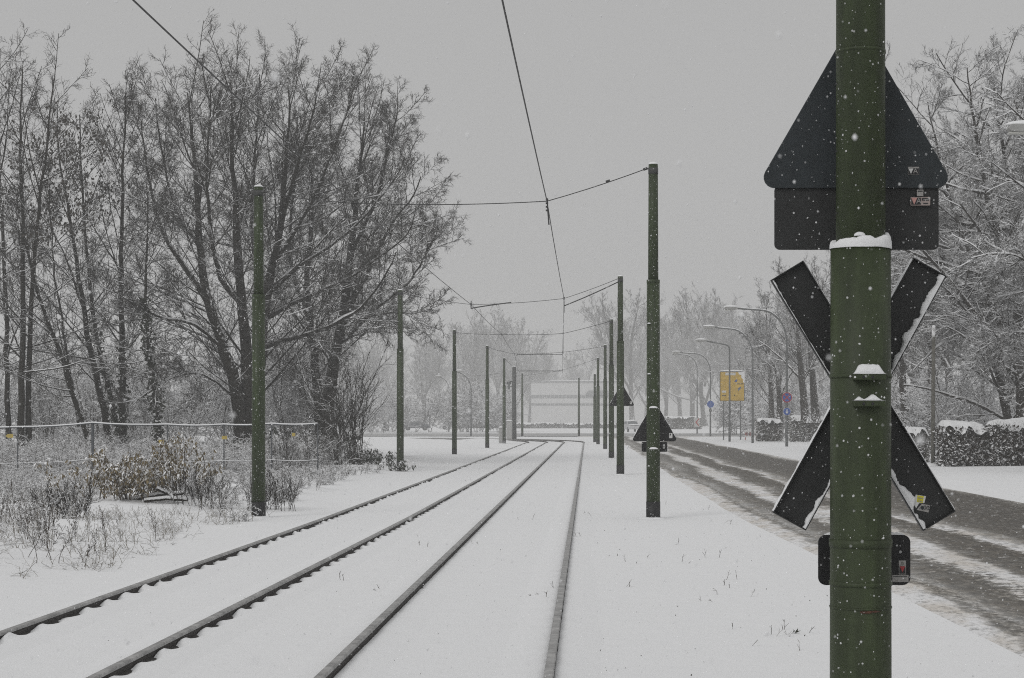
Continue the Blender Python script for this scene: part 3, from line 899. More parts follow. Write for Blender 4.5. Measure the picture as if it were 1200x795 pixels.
SUP_R = [(-.745, 6.5, 5.22), (wx(641, 28.4), 28.4, wz(236, 28.4)), (wx(661, 50.8), 50.8, wz(350, 50.8)), (wx(660, 71.7), 71.7, wz(391, 71.7)), (wx(659, 94), 94, wz(413, 94)), (wx(659, 120), 120, wz(434, 120)), (-6, 140, 5.2)]
SUP_L = [(-3.82, 6.5, 5.25), (-3.92, 28.6, 5.28), (wx(552, 53), 53, wz(357, 53)), (wx(588, 76), 76, wz(392, 76)), (wx(603, 95), 95, wz(415, 95)), (wx(607, 120), 120, wz(434, 120)), (-9, 138, 5.2)]
tag(MB().tube(wire_path(SUP_R, .05), .009, 6).build('contact_wire', M['wire'], None, True), 'dark overhead tram wire running down the open sky above the nearer track', 'wire', 'overhead contact wires')
tag(MB().tube(wire_path(SUP_L, .05), .009, 6).build('contact_wire', M['wire'], None, True), 'overhead tram wire slanting across the bare trees above the far track', 'wire', 'overhead contact wires')


def beads(parent, p, n=3, d=.05, r=.035):
    m = MB()
    for i in range(n):
        m.tube([(p[0], p[1], p[2] - i * d), (p[0], p[1], p[2] - i * d - d * .45)], r, 8)
    m.build('insulator', M['wire'], parent, True)


def span(i, pr, plf, label, extra):
    t = thing('span_wire', label, 'wire', (0, 0, 0), 0, 'cross span wires')
    a = SUP_R[i]; b = SUP_L[i]
    top_r = (pr[0] - .08, pr[1], pr[2] - .10); top_l = (plf[0] + .08, plf[1], plf[2] - .12)
    w = np.concatenate([sag(top_r, a, .02, 6), sag(a, b, .04, 10)[1:], sag(b, top_l, .03, 8)[1:]])
    MB().tube(w, .0075 if i < 3 else .010, 6).build('span', M['wire'], t, True)
    beads(t, (a[0], a[1], a[2] + .04), 4 if i == 1 else 2, .06, .022)
    beads(t, (b[0], b[1], b[2] + .04), 3, .05, .022)
    extra(t, a, b, top_r, top_l)
    return t


def ex1(t, a, b, tr_, tl):
    MB().tube([(a[0], a[1], a[2] + .05), (a[0] + .03, a[1] + .1, a[2] - .38)], .012, 6).build('drop_arm', M['wire'], t)
    v = np.array(tr_) - np.array(a)
    for f in (.97, .6): 
        p = np.array(a) + v * f
        MB().tube([p - v * .02, p + v * .02], .022, 8).build('insulator', M['wire'], t, True)


def ex2(t, a, b, tr_, tl):
    MB().tube(sag((tr_[0], tr_[1], tr_[2] - .10), (a[0], a[1], a[2] - .22), .02, 8), .016, 6).build('steady_arm', M['wire'], t, True)
    MB().tube([(a[0], a[1], a[2] + .05), (a[0], a[1], a[2] - .42)], .014, 6).build('drop_arm', M['wire'], t)
    MB().tube(sag((b[0], b[1], b[2] - .12), (b[0] + 1.25, b[1], b[2] + .06), -.01, 6), .018, 6).build('steady_arm', M['wire'], t, True)
    MB().tube([(b[0], b[1], b[2] + .1), (b[0], b[1], b[2] - .14)], .014, 6).build('drop_arm', M['wire'], t)


def ex3(t, a, b, tr_, tl):
    MB().tube([(a[0], a[1], a[2] + .05), (a[0], a[1], a[2] - .85)], .009, 6).build('drop_arm', M['wire'], t)


def ex4(t, a, b, tr_, tl):
    x0 = a[0] - 2.75 * a[1] / 105
    MB().tube([(x0 - .08, a[1], a[2] - .5), (x0 - .1, a[1], a[2] - .25), (x0, a[1], a[2] - .12), (x0 + .25, a[1], a[2] - .12), (a[0], a[1], a[2] - .12)], .014, 8).build('steady_arm', M['wire'], t, True)
    MB().tube([(a[0], a[1], a[2] + .1), (a[0], a[1], a[2] - .2)], .013, 6).build('drop_arm', M['wire'], t)


span(1, PX['r', 0], PX['l', 0], 'nearest cross wire from the large roadside pole over to the big tree', ex1)
span(2, PX['r', 1], PX['l', 1], 'cross wire with dark steady arms hanging below, second from the front', ex2)
span(3, PX['r', 2], PX['l', 2], 'thin cross wire between the third pair of tram poles', ex3)
span(4, PX['r', 3], PX['l', 3], 'hazy cross wire with a hooked dark tube below it', ex4)
span(5, PX['r', 4], PX['l', 4], 'faintest cross wire with a hooked tube, in front of the white building', ex4)

# ------------------------------------------------------------------ street lamps on the far side of the road
def lamp(px, pb, ph, headpx, label, style='curve', snow=True, parts=True, y=None):
    y = y or wy(pb); x = wx(px, y); H = wz(ph, y); hx = wx(headpx, y) - x
    t = thing('street_lamp', label, 'street lamp', (x, y, gz1(x, y)), 0, 'street lamps across the road')
    rb = min(.9, abs(hx) * .45)
    if style == 'curve':
        arc = [(0, 0, .0), (0, 0, H - 1.5)]
        arc = [(0, 0, -.1), (0, 0, 1.2), (0, 0, H * .5), (0, 0, H - 2.0)]
        for a in np.linspace(0, 90, 9)[1:]:
            arc.append((-1.5 * (1 - math.cos(R(a))), 0, H - 2.0 + 1.8 * math.sin(R(a))))
        arc.append((hx + .55, 0, H - .10))
    else:
        arc = [(0, 0, -.1), (0, 0, 1.2), (0, 0, H * .5), (0, 0, H - .65), (-.08, 0, H - .5), (-.3, 0, H - .38), (hx + .55, 0, H - .1)]
    r = [.085, .08, .065] + [.05] * (len(arc) - 3)
    MB().tube(arc, r, 10).build('pole', M['metal'], t, True)
    hd = MB(); out = [(.62, -.03), (.55, .07), (.25, .10), (-.1, .09), (-.16, .0), (-.1, -.06), (.3, -.09), (.6, -.06)]
    hd.prism([(hx + u, H - .1 + v) for u, v in out], -.12, .12); h = hd.build('lamp_head', M['lamphead'], t, False, .03)
    MB().box((hx + .12, 0, H - .19), (.5, .18, .05)).build('lamp_cover', M['lampglass'], h, False, .02)
    MB().blob((hx + .22, 0, H - .02), (.40, .13, .10), 2, .1, half=True).build('snow', M['snow'], h, True)
    if snow and style == 'curve':
        p = np.array(arc[7:-1] + [(hx + .8, 0, H - .11)]); p[:, 2] += .045
        MB().tube(p, .035, 6).build('snow', M['snow'], t, True)
    return t


lamp(922, 526, 362, 852, 'tall curved street lamp carrying the red and blue round signs')
lamp(882, 521, 384, 827, 'curved street lamp just right of the yellow sign')
lamp(855, 518.8, 399, 818, 'street lamp with a straight bent arm in front of the yellow sign', 'bent')
lamp(832.5, 512, 412, 790, 'hazy curved street lamp carrying the round blue sign')
lamp(1330, 584, 153, 1189, 'street lamp of which only the snow capped head reaches into view', y=35.6)
lamp(817, 508, 414, 789, 'faintest street lamp, behind the red and white chevron sign')
for px, pb, ph, hp, lab in ((552, 511, 434, 536, 'faint curved lamp on the far street beyond the open snow'), (526, 506, 440, 512, 'thin faint lamp post behind the open snow pole')):
    lamp(px, pb, ph, hp, lab)


def disc(r, y0, y1, k=28): return MB().prism([(r * math.cos(2 * math.pi * i / k), r * math.sin(2 * math.pi * i / k)) for i in range(k)], y0, y1)


yA = wy(526); xA = wx(922, yA)
t = thing('round_sign', 'round red and blue no stopping sign on the tall curved lamp', 'road sign', (xA, yA - .1, wz(466, yA)))
disc(.29, 0, .012).build('plate', M['red'], t); d = disc(.235, -.002, 0).build('field', M['blue'], t)
for s in (1, -1): MB().box((0, -.0035, 0), (.48, .003, .055), Euler((0, R(45 * s + (1 if s > 0 else 0)), 0))).build('bar', M['red'], t).location = (0, -.003 if s > 0 else 0, 0)
MB().box((0, .05, 0), (.06, .08, .2)).build('clamp', M['metal'], t)
t = thing('round_sign', 'small round blue arrow sign below the no stopping sign', 'road sign', (xA, yA - .1, wz(482.5, yA)))
disc(.22, 0, .012).build('plate', M['white'], t); disc(.205, -.002, 0).build('field', M['blue'], t)
MB().prism([(-.03, .13), (-.03, -.02), (-.09, -.02), (0, -.13), (.09, -.02), (.03, -.02), (.03, .13)], -.005, -.002).build('arrow', M['white'], t)
MB().box((0, .05, 0), (.06, .08, .2)).build('clamp', M['metal'], t)
yD = wy(512); xD = wx(832.5, yD)
t = thing('round_sign', 'hazy round blue sign halfway up the lamp left of the yellow sign', 'road sign', (xD, yD - .1, wz(474, yD)))
disc(.34, 0, .012).build('plate', M['blue'], t)
MB().prism([(-.04, .22), (-.04, -.05), (-.12, -.05), (0, -.22), (.12, -.05), (.04, -.05), (.04, .22)], -.004, -.001).build('arrow', plain('blue_faded', (.10, .15, .34)), t)
MB().prism(rect(-.14, -.72, .14, -.42), 0, .01).build('lower_plate', M['metal'], t)
MB().box((0, .05, 0), (.06, .08, .2)).build('clamp', M['metal'], t)
yC = 200; xC = wx(816.5, yC)
t = thing('chevron_sign', 'small white sign with a red chevron before the far hedge', 'road sign', (xC, yC, gz1(xC, yC)))
MB().tube([(0, 0, -.1), (0, 0, wz(489, yC))], .04, 8).build('post', M['metal'], t)
z0, z1 = wz(500, yC), wz(489.5, yC); w = .34
MB().prism(rect(-w, z0, w, z1), -.06, -.045).build('plate', M['white'], t)
zm = (z0 + z1) / 2
MB().prism([(.2, z1 - .08), (w - .03, z1 - .08), (.02, zm), (w - .03, z0 + .08), (.2, z0 + .08), (-.18, zm)], -.064, -.06).build('chevron', plain('red_faded', (.42, .07, .06)), t)

# the yellow direction sign
yY = 132; xY = wx(858, yY)
t = thing('direction_sign', 'big yellow direction sign with a blue symbol, snow stuck on its right side', 'road sign', (xY, yY, gz1(xY, yY)))
Z = lambda py: wz(py, yY) - gz1(xY, yY); X = lambda px: wx(px, yY) - xY
for px in (848, 868): MB().tube([(X(px), .06, -.1), (X(px), .06, Z(436))], .05, 8).build('post', M['metal'], t)
pn = MB().prism(rect(X(843.6), Z(470.3), X(872.5), Z(435.5)), 0, .03).build('panel', M['yellow'], t)
b = MB()
for (a0, b0, a1, b1) in ((843.6, 470.3, 872.5, 469.7), (843.6, 436.2, 872.5, 435.5), (843.6, 470.3, 844.2, 435.5), (871.9, 470.3, 872.5, 435.5)): b.prism(rect(X(a0), Z(b0), X(a1), Z(b1)), -.006, -.001)
b.build('border', M['ink'], t)
MB().prism(rect(X(850), Z(440), X(862), Z(436.8)), -.007, -.002).build('white_field', M['white'], t)
MB().prism(rect(X(845.8), Z(460.3), X(851), Z(458)), -.007, -.002).build('white_field', M['white'], t)
m = MB(); m.prism([(X(860.5), Z(447.5)), (X(862.6), Z(444.8)), (X(864.2), Z(444.9)), (X(863.5), Z(447.8))], -.009, -.003); m.build('symbol', M['blue'], t)
m = MB(); m.prism([(X(864.5), Z(455.5)), (X(868), Z(453.2)), (X(868.6), Z(454.6)), (X(865.5), Z(458.6))], -.0125, -.011); m.build('arrow', plain('sign_greyblue', (.10, .14, .24)), t)
for pts in ([(846, 463.2), (850.8, 463.2), (850.8, 464.3), (846, 464.3)], [(859.8, 462.6), (861.4, 462.6), (861.4, 464), (859.8, 464)], [(863.5, 449.6), (871, 449.6), (871, 450.6), (863.5, 450.6)]):
    MB().prism([(X(a), Z(b_)) for a, b_ in pts][::-1], -.008, -.0025).build('print', plain('sign_ink', (.09, .07, .03)), t)
# snow blown against the panel
def splat(pts, yo, th): MB().prism([(X(a), Z(b_)) for a, b_ in pts][::-1], yo, yo + th).build('snow', M['snow'], t)
splat([(865, 436.4), (872.6, 435.6), (872.6, 449), (870.6, 448.2), (870.9, 445), (868.6, 442.5), (868.8, 440), (866, 438.8)], -.03, .028)
MB().blob((0, .01, Z(435.5)), (1.0, .07, .12), 3, .06, 30, 6, half=True).build('snow', M['snow'], t, True)

# barrier
yB = 134; xB = wx(881, yB)
t = thing('barrier', 'low red and white barrier on the snowy verge beside the pale hedge', 'barrier', (xB, yB, gz1(xB, yB)))
for dx in (-.5, .0, .5): MB().box((dx, 0, .36), (.07, .05, .8)).build('post', plain('barrier_red', (.33, .10, .09)), t)
for z in (.28, .66): MB().box((0, -.04, z), (1.15, .03, .16)).build('board', M['white'], t)
r_ = MB()
for dx in (-.38, -.13, .13, .38): r_.box((dx, -.057, .47), (.10, .004, .30))
r_.build('stripe', plain('barrier_stripe', (.22, .09, .09)), t)
MB().blob((0, -.03, .74), (.58, .05, .06), 2, .1, 20, 5, half=True).build('snow', M['snow'], t, True)

# grey wooden post across the road
yW = 58; xW = wx(1093.5, yW)
t = thing('wooden_post', 'slim grey post on the far verge beside the dark hedge', 'post', (xW, yW, gz1(xW, yW)))
MB().tube([(0, 0, -.1), (0, 0, 1.5), (.01, 0, 3), (.02, 0, wz(386, yW))], [.075, .07, .066, .06], 12).build('shaft', M['wood'], t, True)
MB().blob((.02, 0, wz(386, yW)), (.06, .06, .06), 3, .1, half=True).build('snow_cap', M['snow'], t, True)
MB().blob((0, 0, 0), (.3, .3, .1), 4, .2, half=True).build('snow_collar', M['snow'], t, True)

# cabinets
for (px0, px1, pt, pb, lab) in ((584.6, 589.4, 503, 520.3, 'small pale grey switch cabinet left of the dark geared pole'), (593.6, 600.2, 495, 516.2, 'taller pale grey switch cabinet between the small one and the dark pole'),
                                (449, 456, 493, 505, 'small dark cabinet with a snowy lid on the far street side')):
    y = wy(pb); x0, x1 = wx(px0, y), wx(px1, y); H = wz(pt, y); w = x1 - x0; dk = px0 < 500
    t = thing('switch_cabinet', lab, 'cabinet', ((x0 + x1) / 2, y, gz1(x0, y)))
    MB().box((0, 0, H / 2), (w, .35, H)).build('body', M['cabinet'] if not dk else M['metal'], t, False, .015)
    MB().box((0, -.18, H * .5), (w * .86, .02, H * .82)).build('door', M['cabinet'] if not dk else M['darkpole'], t, False, .005)
    MB().box((0, 0, H + .02), (w * 1.08, .4, .04)).build('lid', M['cabinet'], t, False, .01)
    MB().blob((0, 0, H + .038), (w * .56, .2, .09), 3, .08, half=True).build('snow', M['snow'], t, True)

# ------------------------------------------------------------------ cars far off
def car(name, label, px, pb, y, rz, paint):
    x = wx(px, y)
    t = thing(name, label, 'car', (x, y, 0), rz, 'parked cars far off')
    bodyp = [(-2.1, .35), (-2.12, .75), (-1.95, .95), (-1.0, 1.0), (1.3, 1.0), (2.0, .85), (2.12, .6), (2.1, .35)]
    MB().prism(bodyp, -.85, .85).build('body', paint, t, False, .08)
    cab = MB(); lo = [(-1.75, .985), (1.0, .985)]; hi = [(-1.3, 1.45), (.35, 1.45)]
    V = [(lo[0][0], -.80, .985), (lo[1][0], -.80, .985), (lo[1][0], .80, .985), (lo[0][0], .80, .985), (hi[0][0], -.64, 1.45), (hi[1][0], -.64, 1.45), (hi[1][0], .64, 1.45), (hi[0][0], .64, 1.45)]
    cab.add(V, [(0, 1, 5, 4), (1, 2, 6, 5), (2, 3, 7, 6), (3, 0, 4, 7), (4, 5, 6, 7)]).build('cabin', paint, t, False, .03)
    for s in (-1, 1):
        w = MB()
        for x0, x1, u0, u1 in ((-1.45, -.45, -1.2, -.45), (-.35, .75, -.35, .25)):
            w.add([(x0, s * .805, 1.04), (x1, s * .805, 1.04), (u1, s * .672, 1.40), (u0, s * .672, 1.40)], [(0, 1, 2, 3)])
        w.build('window', M['glass'], t)
    w = MB(); w.add([(.99, -.68, 1.04), (.99, .68, 1.04), (.44, .58, 1.42), (.44, -.58, 1.42)], [(0, 1, 2, 3)]); w.build('windscreen', M['glass'], t)
    w = MB(); w.add([(-1.77, -.68, 1.04), (-1.77, .68, 1.04), (-1.37, .58, 1.42), (-1.37, -.58, 1.42)], [(3, 2, 1, 0)]); w.build('rear_window', M['glass'], t)
    for sx_ in (-1.3, 1.3):
        for s in (-1, 1):
            wh = MB().tube([(sx_, s * .72, .32), (sx_, s * .88, .32)], .32, 18).build('wheel', M['tyre'], t, True)
            MB().tube([(sx_, s * .875, .32), (sx_, s * .89, .32)], .19, 14).build('rim', M['metal'], wh, True)
    sn = MB(); sn.blob((-.48, 0, 1.44), (1.0, .72, .17), 3, .05, 24, 6, half=True); sn.blob((1.5, 0, .93), (.62, .8, .14), 4, .05, 20, 5, half=True); sn.blob((-1.9, 0, .92), (.28, .75, .12), 5, .05, 16, 5, half=True)
    sn.build('snow', M['snow'], t, True)
    return t


car('parked_car', 'dark car under snow beyond the far street, farthest towards the brambles', 488, 504, 262, R(10), M['carpaint_dark'])
car('parked_car', 'pale snow covered car beyond the open snow pole', 530, 501, 285, R(185), M['carpaint_pale'])
car('parked_car', 'white snowy car peeping out behind the pole with the higher triangular sign', 740, 505, 232, R(-78), M['carpaint_pale'])

# ------------------------------------------------------------------ far building
yb = 430; x0, x1 = wx(622.5, yb), wx(727, yb)
t = thing('warehouse', 'long low white building with two grey window bands at the end of the tracks', 'building', ((x0 + x1) / 2, yb, 0))
hw = (x1 - x0) / 2; Zb = lambda py: wz(py, yb)
MB().box((0, 7, Zb(448) / 2), (2 * hw, 14, Zb(448))).build('wall', M['wall'], t)
MB().box((0, 7, Zb(448) + .12), (2 * hw + .5, 14.6, .24)).build('roof_edge', M['facadeband'], t)
MB().blob((0, 7, Zb(448) + .23), (hw + .2, 7.1, .35), 2, .01, 60, 4, half=True).build('roof_snow', M['snow'], t, True)
for a, b_ in ((463.2, 466.8), (473, 475.4)):
    f = MB().box((0, -.02, (Zb(a) + Zb(b_)) / 2), (2 * hw - .1, .12, Zb(a) - Zb(b_))).build('window_band', M['facadeband'], t)
    mu = MB()
    for i in range(22): mu.box((-hw + 1 + i * (2 * hw - 2) / 21, -.1, (Zb(a) + Zb(b_)) / 2), (.10, .06, Zb(a) - Zb(b_)))
    mu.build('mullion', M['wall'], f)
MB().prism([(wx(686, yb) - (x0 + x1) / 2, Zb(463)), (wx(690, yb) - (x0 + x1) / 2, Zb(458)), (wx(712, yb) - (x0 + x1) / 2, Zb(458)), (wx(712, yb) - (x0 + x1) / 2, Zb(463))], -.6, -.05).build('canopy', M['facadeband'], t)
# second pale building between the trees on the right
yb2 = 470
for (p0, p1, pt, lab) in ((545, 600, 482, 'low pale flat roofed building behind the far hedge and the open snow'),):
    xa, xb = wx(p0, yb2), wx(p1, yb2); H = wz(pt, yb2)
    t = thing('pale_house', lab, 'building', ((xa + xb) / 2, yb2 + 8, 0))
    MB().box((0, 4, H / 2), (xb - xa, 8, H)).build('wall', M['wall'], t)
    for i in range(max(2, int((xb - xa) / 2.2))):
        n = max(2, int((xb - xa) / 2.2)); u = -(xb - xa) / 2 + (i + .5) * (xb - xa) / n
        for zz in ([H * .35, H * .72] if H > 4 else [H * .55]):
            w = MB().box((u, -.01, zz), (.9, .06, min(1.2, H * .3))).build('window', M['facadeband'], t)
            MB().box((u, -.04, zz - min(.6, H * .15) - .06), (1.0, .14, .08)).build('sill', M['snow'], w)
    MB().box((0, 4, H + .1), (xb - xa + .4, 8.4, .2)).build('roof', M['facadeband'], t)
    MB().box((0, 4, H + .32), (xb - xa + .3, 8.3, .24)).build('roof_snow', M['snow'], t, False, .1)

# ------------------------------------------------------------------ hedges
def hedge(label, x0, x1, y, depth, H, n, leaf, pale=False, seed=0):
    rg = np.random.default_rng(seed)
    t = thing('hedge', label, 'hedge', ((x0 + x1) / 2, y, gz1((x0 + x1) / 2, y)), 0, 'hedges')
    w = x1 - x0
    nxx = max(8, int(w / .35)); nzz = 5
    m = MB(); m.box((0, depth / 2, H * .47), (w - .2, depth - .22, H * .9)); m.build('inner_growth', M['core'], t, False, .1)
    fr = rg.uniform(0, 1, n); C = np.empty((n, 3))
    side = rg.choice(4, n, p=[.62, .24, .07, .07])
    u, v = rg.uniform(-.5, .5, n), rg.uniform(0, 1, n)
    d = rg.uniform(-.02, .16, n)
    C[:, 0] = u * w; C[:, 1] = d; C[:, 2] = v * H
    q = side == 1; C[q, 1] = v[q] * depth; C[q, 2] = H - d[q] * .8
    for s, sgn in ((2, -1), (3, 1)):
        q = side == s; C[q, 0] = sgn * (w / 2 - d[q]); C[q, 1] = (u[q] + .5) * depth
    b = bumps(C[:, 0] * 2.2 + seed, C[:, 2] * 2.2 + C[:, 1])
    C[:, 1] -= .15 * bumps(C[:, 0] * 1.3 + seed, C[:, 2] * 1.6) + .05 * b; C[:, 1] += np.where(side == 0, .28 * v ** 5, 0); C[:, 2] += .10 * bumps(C[:, 0] * 1.1 + 7 + seed, C[:, 1] * 1.5) * (C[:, 2] / H)
    V, T = cards(rg, C, leaf, .55)
    link('foliage', mesh_from('foliage', V, T, M['hedge_pale'] if pale else M['hedge'], False), t)
    # twigs sticking out
    k = n // 14; P = C[rg.choice(n, k)]; D = norm(rg.normal(size=(k, 3)) + np.array([0, -.4, .8]))
    a, r = grow(rg, P, D, rg.uniform(.1, .32, k), np.full(k, .006), np.full(k, .003), 2, .2, .05)
    link('twigs', tube_mesh('twigs', [(a, r, 3)], M['twig']), t)
    # snow lying on top in a broken quilt
    gxn, gyn = max(12, int(w / .10)), 10
    xs = np.linspace(-w / 2 + .03, w / 2 - .03, gxn); ys = np.linspace(-.12, depth, gyn)
    XX, YY = np.meshgrid(xs, ys); e = np.minimum(1, np.minimum((YY + .12 + .1 * np.sin(XX * 5 + np.sin(XX * 2.3) * 2)) / .16, (depth - YY) / .14)) * np.minimum(1, np.minimum(XX + w / 2, w / 2 - XX) / .15)
    ZZ = H + .10 * bumps(XX * 1.1 + 7 + seed, YY * 1.5) - .05 + (.24 + .08 * bumps(XX * 3 + seed, YY * 3)) * np.clip(e, 0, 1) ** .6 - .14 * (1 - np.clip(e, 0, 1)) * (.5 + .5 * np.sin(XX * 21 + np.sin(XX * 9) * 3))
    ii = (np.arange(gyn - 1)[:, None] * gxn + np.arange(gxn - 1)[None]).ravel()
    link('snow', mesh_from('snow', np.stack([XX, YY, ZZ], -1).reshape(-1, 3), np.stack([ii, ii + 1, ii + 1 + gxn, ii + gxn], -1), M['snow']), t)
    return t


hedge('dark clipped hedge under a quilt of snow behind the slim grey post', wx(1103, 57), wx(1158, 57), 57, 1.3, wz(508, 57), 7000, .13, seed=1)
hedge('dark snow topped hedge running out of view beside the road', wx(1160, 57), wx(1330, 57), 56.6, 1.4, wz(504, 57), 14000, .13, seed=2)
hedge('small frosted hedge piece just left of the slim grey post', wx(1062, 62), wx(1090, 62), 62, 1.0, wz(506, 62) * .9, 3000, .10, True, seed=3)
hedge('pale frosted hedge right of the barrier, left of the tall lamp', wx(888, 124), wx(917, 124), 124, 1.6, wz(495, 124), 4000, .16, True, seed=4)
hedge('pale frosted taller hedge behind the tall curved lamp', wx(927, 121), wx(1000, 121), 121, 1.6, wz(493, 121), 8000, .16, True, seed=5)
hedge('far hazy hedge behind the chevron sign', wx(776, 300), wx(822, 300), 300, 2, wz(489.5, 300), 4000, .26, True, seed=6)
hedge('low hazy hedge in front of the white building, left stretch', wx(598, 330), wx(657, 330), 330, 2, wz(496.6, 330), 5000, .26, seed=7)
hedge('low hazy hedge in front of the white building, right stretch', wx(660, 330), wx(722, 330), 330, 2, wz(497, 330), 5000, .26, seed=8)
hedge('low hazy hedge far behind the open snow, ending at the pale car', wx(540, 335), wx(594, 335), 335, 2, wz(495.5, 335), 5000, .26, seed=9)

# ------------------------------------------------------------------ trees: left row
BK, BS = (M['bark'], M['twig']), (M['bark_snow'], M['twig_snow'])


def px3(path, y, dy=None, base=True):
    """a stem drawn from points on the photograph, standing at its own distance y"""
    out = []
    for i, (a, b) in enumerate(path):
        yy = y + (dy[i] if dy else 0)
        out.append((wx(a, yy), yy, wz(b, yy)))
    return out


def local_tree(name, seed, stems, y, lv, mats, label, snow_levels=2, snow=(.006, .75, .9), extra=None, group=None, cat='tree', cut=.92):
    bx0 = stems[0][0][0]
    base = (bx0[0], bx0[1], gz1(bx0[0], bx0[1]))
    st = []
    for s in stems:
        st.append(([(p[0] - base[0], p[1] - base[1], p[2] - base[2]) for p in s[0]],) + tuple(s[1:]))
    geo, sets = tree_geo(seed, st, lv, mats, snow_levels, snow, cut)
    t = tree_obj(name, geo, label, cat, base, group=group)
    if extra: extra(t, st, sets, np.random.default_rng(seed + 99))
    return t, sets


def ivy(n, zmax, rad, only=None, size=.13):
    def f(t, st, sets, rg):
        Cs = []
        P, Rd, L = sets[0]
        for i in range(len(P)):
            if only is not None and i not in only: continue
            u = rg.uniform(0, 1, n) ** 1.1; f_ = u * (P.shape[1] - 1); j = np.clip(f_.astype(int), 0, P.shape[1] - 2); w = (f_ - j)[:, None]
            c = P[i][j] * (1 - w) + P[i][j + 1] * w; r = Rd[i][j] + rad * rg.uniform(.2, 1, n) * (.6 + .4 * np.sin(c[:, 2] * 3 + 1))
            a = rg.uniform(0, 6.28, n); c = c + np.stack([np.cos(a) * r, np.sin(a) * r, 0 * a], 1)
            Cs.append(c[c[:, 2] < zmax])
        C = np.concatenate(Cs); V, T = cards(rg, C, size, .8, (0, 0, -.3))
        link('ivy', mesh_from('ivy', V, T, M['ivy'], False), t)
    return f


def hangleaves(n, size=.12, zmin=7):
    def f(t, st, sets, rg):
        P = sets[-1][0]; tip = P[:, -1]; tip = tip[tip[:, 2] > zmin]
        key = bumps(tip[:, 0] * 2.2 + 4, tip[:, 2] * 2.2); tip = tip[key > .12]
        if len(tip) == 0: return
        C = tip[rg.integers(0, len(tip), n)] + rg.normal(size=(n, 3)) * .07
        V, T = cards(rg, C, size, .6, (0, 0, -1.4))
        link('leaves', mesh_from('leaves', V, T, M['brownleaf'], False), t)
    return f


def both(*fs):
    def f(*a):
        for g in fs: g(*a)
    return f


slim = [dict(k=20, t0=.2, ang=32, low=34, ratio=.29, taper=.45, rmin=.013, n=8, w=.05, trop=.025, sd=12, rr=.008),
        dict(k=8, t0=.12, ang=44, ratio=.37, taper=.5, rmin=.0075, n=5, w=.07, trop=.015, rr=.009),
        dict(k=6, t0=.10, ang=46, ratio=.44, taper=.45, rmin=.0055, n=3, w=.09, trop=.01),
        dict(k=2, t0=.2, ang=42, ratio=.55, taper=.4, rmin=.0048, n=2, w=.1, trop=0)]
Y = 56
local_tree('slender_tree', 11, [(px3([(24, 548), (26, 420), (28, 300), (24, 180), (28, 30)], Y, [0, 0, .2, .4, .8]), 0.122, .02, 1),
                                (px3([(33, 548), (34, 430), (40, 300), (52, 190), (70, 40)], Y, [.2, .2, .1, -.3, -1]), 0.108, .02, 1)], Y, slim, BK,
           'pair of dark straight trunks by the yellow tag, with leaves still hanging in the crown', 2, extra=hangleaves(900))
local_tree('slender_tree', 12, [(px3([(10, 548), (8, 420), (5, 300), (-2, 180), (-6, 25)], 58, [0, 0, 0, 1, 1.5]), 0.101, .02, 1),
                                (px3([(-30, 550), (-26, 420), (-20, 250), (-8, 60)], 58, [0, .4, 1, 1.5]), 0.108, .02, 1)], 58, slim, BK,
           'bare trunk at the very edge of the picture, leafy tips high up', 2, extra=hangleaves(700))
local_tree('leaning_tree', 13, [(px3([(118, 552), (96, 495), (72, 420), (46, 350), (30, 280), (18, 180)], 57, [0, 0, -.2, -.4, -.8, -1]), 0.115, .02, 1),
                                (px3([(92, 500), (78, 410), (62, 300), (56, 180)], 57, [0, .4, .8, 1]), 0.050, .015)], 57, slim, BK,
           'dark trunk leaning strongly away from the tracks beside the fence post', 2, extra=hangleaves(260, zmin=5))
local_tree('leaning_tree', 14, [(px3([(138, 548), (122, 480), (108, 420), (95, 340), (84, 270), (70, 190), (62, 110)], 59, [0, 0, 0, .2, .4, .6, 1]), 0.137, .02, 1),
                                (px3([(100, 370), (76, 300), (50, 255), (20, 240)], 59, [0, -.5, -1, -1.6]), 0.043, .012)], 59, slim, BK,
           'tall dark trunk leaning away from the tracks, crossing behind the fence post', 2, extra=hangleaves(800, zmin=8))
local_tree('straight_tree', 15, [(px3([(146, 540), (143, 450), (142, 340), (143, 240), (146, 140), (150, 60)], 60, [0, 0, 0, 0, .2, .3]), 0.137, .02, 1)], 60,
           [dict(slim[0], k=34, ratio=.26)] + slim[1:], BK, 'straight upright trunk wrapped in ivy low down, behind the leafy bush', 2,
           extra=both(ivy(900, 4.2, .16), hangleaves(300, zmin=9)))
local_tree('ivy_tree', 16, [(px3([(188, 535), (182, 470), (174, 400), (170, 335), (173, 260), (170, 180)], 58, [0, 0, 0, 0, .2, .3]), 0.094, .015, 1)], 58,
           [dict(slim[0], k=26, ratio=.28, ang=55)] + slim[1:], BK, 'thin trunk thickly clad in ivy, between the straight trunk and the big tree', 2, extra=ivy(1500, 5.6, .2))
local_tree('ivy_tree', 17, [(px3([(145, 535), (128, 455), (112, 390), (104, 320), (96, 210), (92, 90)], 62, [0, 0, 0, 0, .4, .6]), 0.101, .02, 1)], 62, slim, BK,
           'slanting ivy clad stem between the leaning trunks and the straight trunk', 2, extra=both(ivy(900, 5.0, .17), hangleaves(300, zmin=9)))

